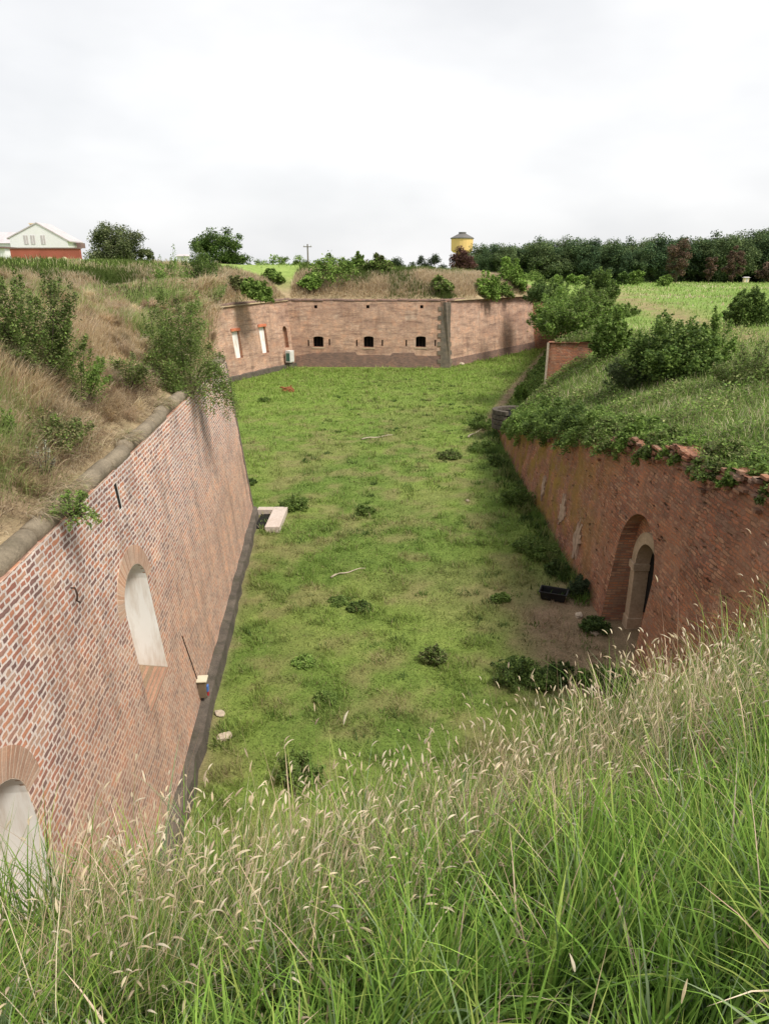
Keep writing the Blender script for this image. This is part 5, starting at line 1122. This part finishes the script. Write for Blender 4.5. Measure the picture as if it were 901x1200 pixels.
RUST = [(.17, .11, .08), (.13, .085, .065), (.20, .135, .10), (.10, .095, .06)]
for i, (x0, x1, yt, lab) in enumerate(((781, 816, 277, 'tall rust brown tree in front of the wood'), (852, 877, 286, 'narrower rust brown tree right of the tall one'), (888, 915, 308, 'short rust brown tree at the right picture edge'), (826, 842, 300, 'small brownish tree between the two rust brown trees'))):
    X = at_y((x0 + x1) / 2, 330, 196)[0]; htree(x0, x1, yt, 196, gz_at(X, 196), lab, pal=RUST, seed=70 + i, ncl=30, leaves=5500, leaf=.42, z0=.6)
for i, (x0, x1, y0, D, lab) in enumerate(((664, 682, 314, 150, 'small round pale green tree left of the young tree row'), (722, 738, 318, 160, 'low dark bush left in the row before the wood'), (736, 757, 317, 160, 'wider bush in the row before the wood'), (768, 789, 318, 150, 'bright green dense bush at the right end of the row'), (584, 607, 300, 120, 'light green young tree before the left end of the wood'), (606, 640, 318, 170, 'long low bush before the wood'), (640, 664, 322, 170, 'low bush before the middle of the wood'), (680, 700, 318, 160, 'tuft of bush behind the young tree'))):
    X = at_y((x0 + x1) / 2, 330, D)[0]; htree(x0, x1, y0, D, gz_at(X, D), lab, cat='bush', pal=[LG, DG, MG, MG, LG, MG, MG, MG][i], seed=90 + i, ncl=22, leaves=4200, leaf=.36, z0=-1.5, name='young_tree', k=.42)

# ------------------------------------------------------------------ light
world = bpy.data.worlds.new('World'); scn.world = world; world.use_nodes = True; nt = world.node_tree; nt.nodes.clear()
SUN_EL, SUN_AZ = R(52), R(125)          # azimuth clockwise from +Y: light comes from the right and behind
sky = nt.nodes.new('ShaderNodeTexSky'); sky.sky_type = 'NISHITA'; sky.sun_disc = False; sky.sun_elevation = SUN_EL; sky.sun_rotation = SUN_AZ; sky.air_density = 1.0; sky.dust_density = 3.0
tc = nt.nodes.new('ShaderNodeTexCoord'); mp = nt.nodes.new('ShaderNodeMapping'); mp.inputs['Scale'].default_value = (1, 1, 2.6); nt.links.new(tc.outputs['Generated'], mp.inputs[0])
nz = nt.nodes.new('ShaderNodeTexNoise'); nz.inputs['Scale'].default_value = 1.5; nz.inputs['Detail'].default_value = 5; nz.inputs['Roughness'].default_value = .5; nt.links.new(mp.outputs[0], nz.inputs['Vector'])
rp = nt.nodes.new('ShaderNodeValToRGB'); rp.color_ramp.elements[0].position = .47; rp.color_ramp.elements[0].color = (4.35, 4.38, 4.45, 1); rp.color_ramp.elements[1].position = .74; rp.color_ramp.elements[1].color = (5.9, 5.85, 5.8, 1); nt.links.new(nz.outputs[0], rp.inputs[0])
mx = nt.nodes.new('ShaderNodeMix'); mx.data_type = 'RGBA'; mx.inputs[0].default_value = .93; nt.links.new(sky.outputs[0], mx.inputs[6]); nt.links.new(rp.outputs[0], mx.inputs[7])
bg = nt.nodes.new('ShaderNodeBackground'); bg.inputs['Strength'].default_value = .1; nt.links.new(mx.outputs[2], bg.inputs[0]); wo = nt.nodes.new('ShaderNodeOutputWorld'); nt.links.new(bg.outputs[0], wo.inputs[0])
sl = bpy.data.lights.new('sun', 'SUN'); sl.energy = 2.1; sl.angle = R(18); sl.color = (1.0, .94, .84); so = bpy.data.objects.new('sun', sl); COL.objects.link(so)
sd = Vector((math.sin(SUN_AZ) * math.cos(SUN_EL), math.cos(SUN_AZ) * math.cos(SUN_EL), math.sin(SUN_EL))); so.rotation_euler = sd.to_track_quat('Z', 'Y').to_euler(); so.location = (30, -20, 60)
scn.view_settings.view_transform = 'Standard'; scn.view_settings.look = 'None'; scn.view_settings.gamma = 1; scn.view_settings.exposure = 1.0
scn.render.engine = 'CYCLES'
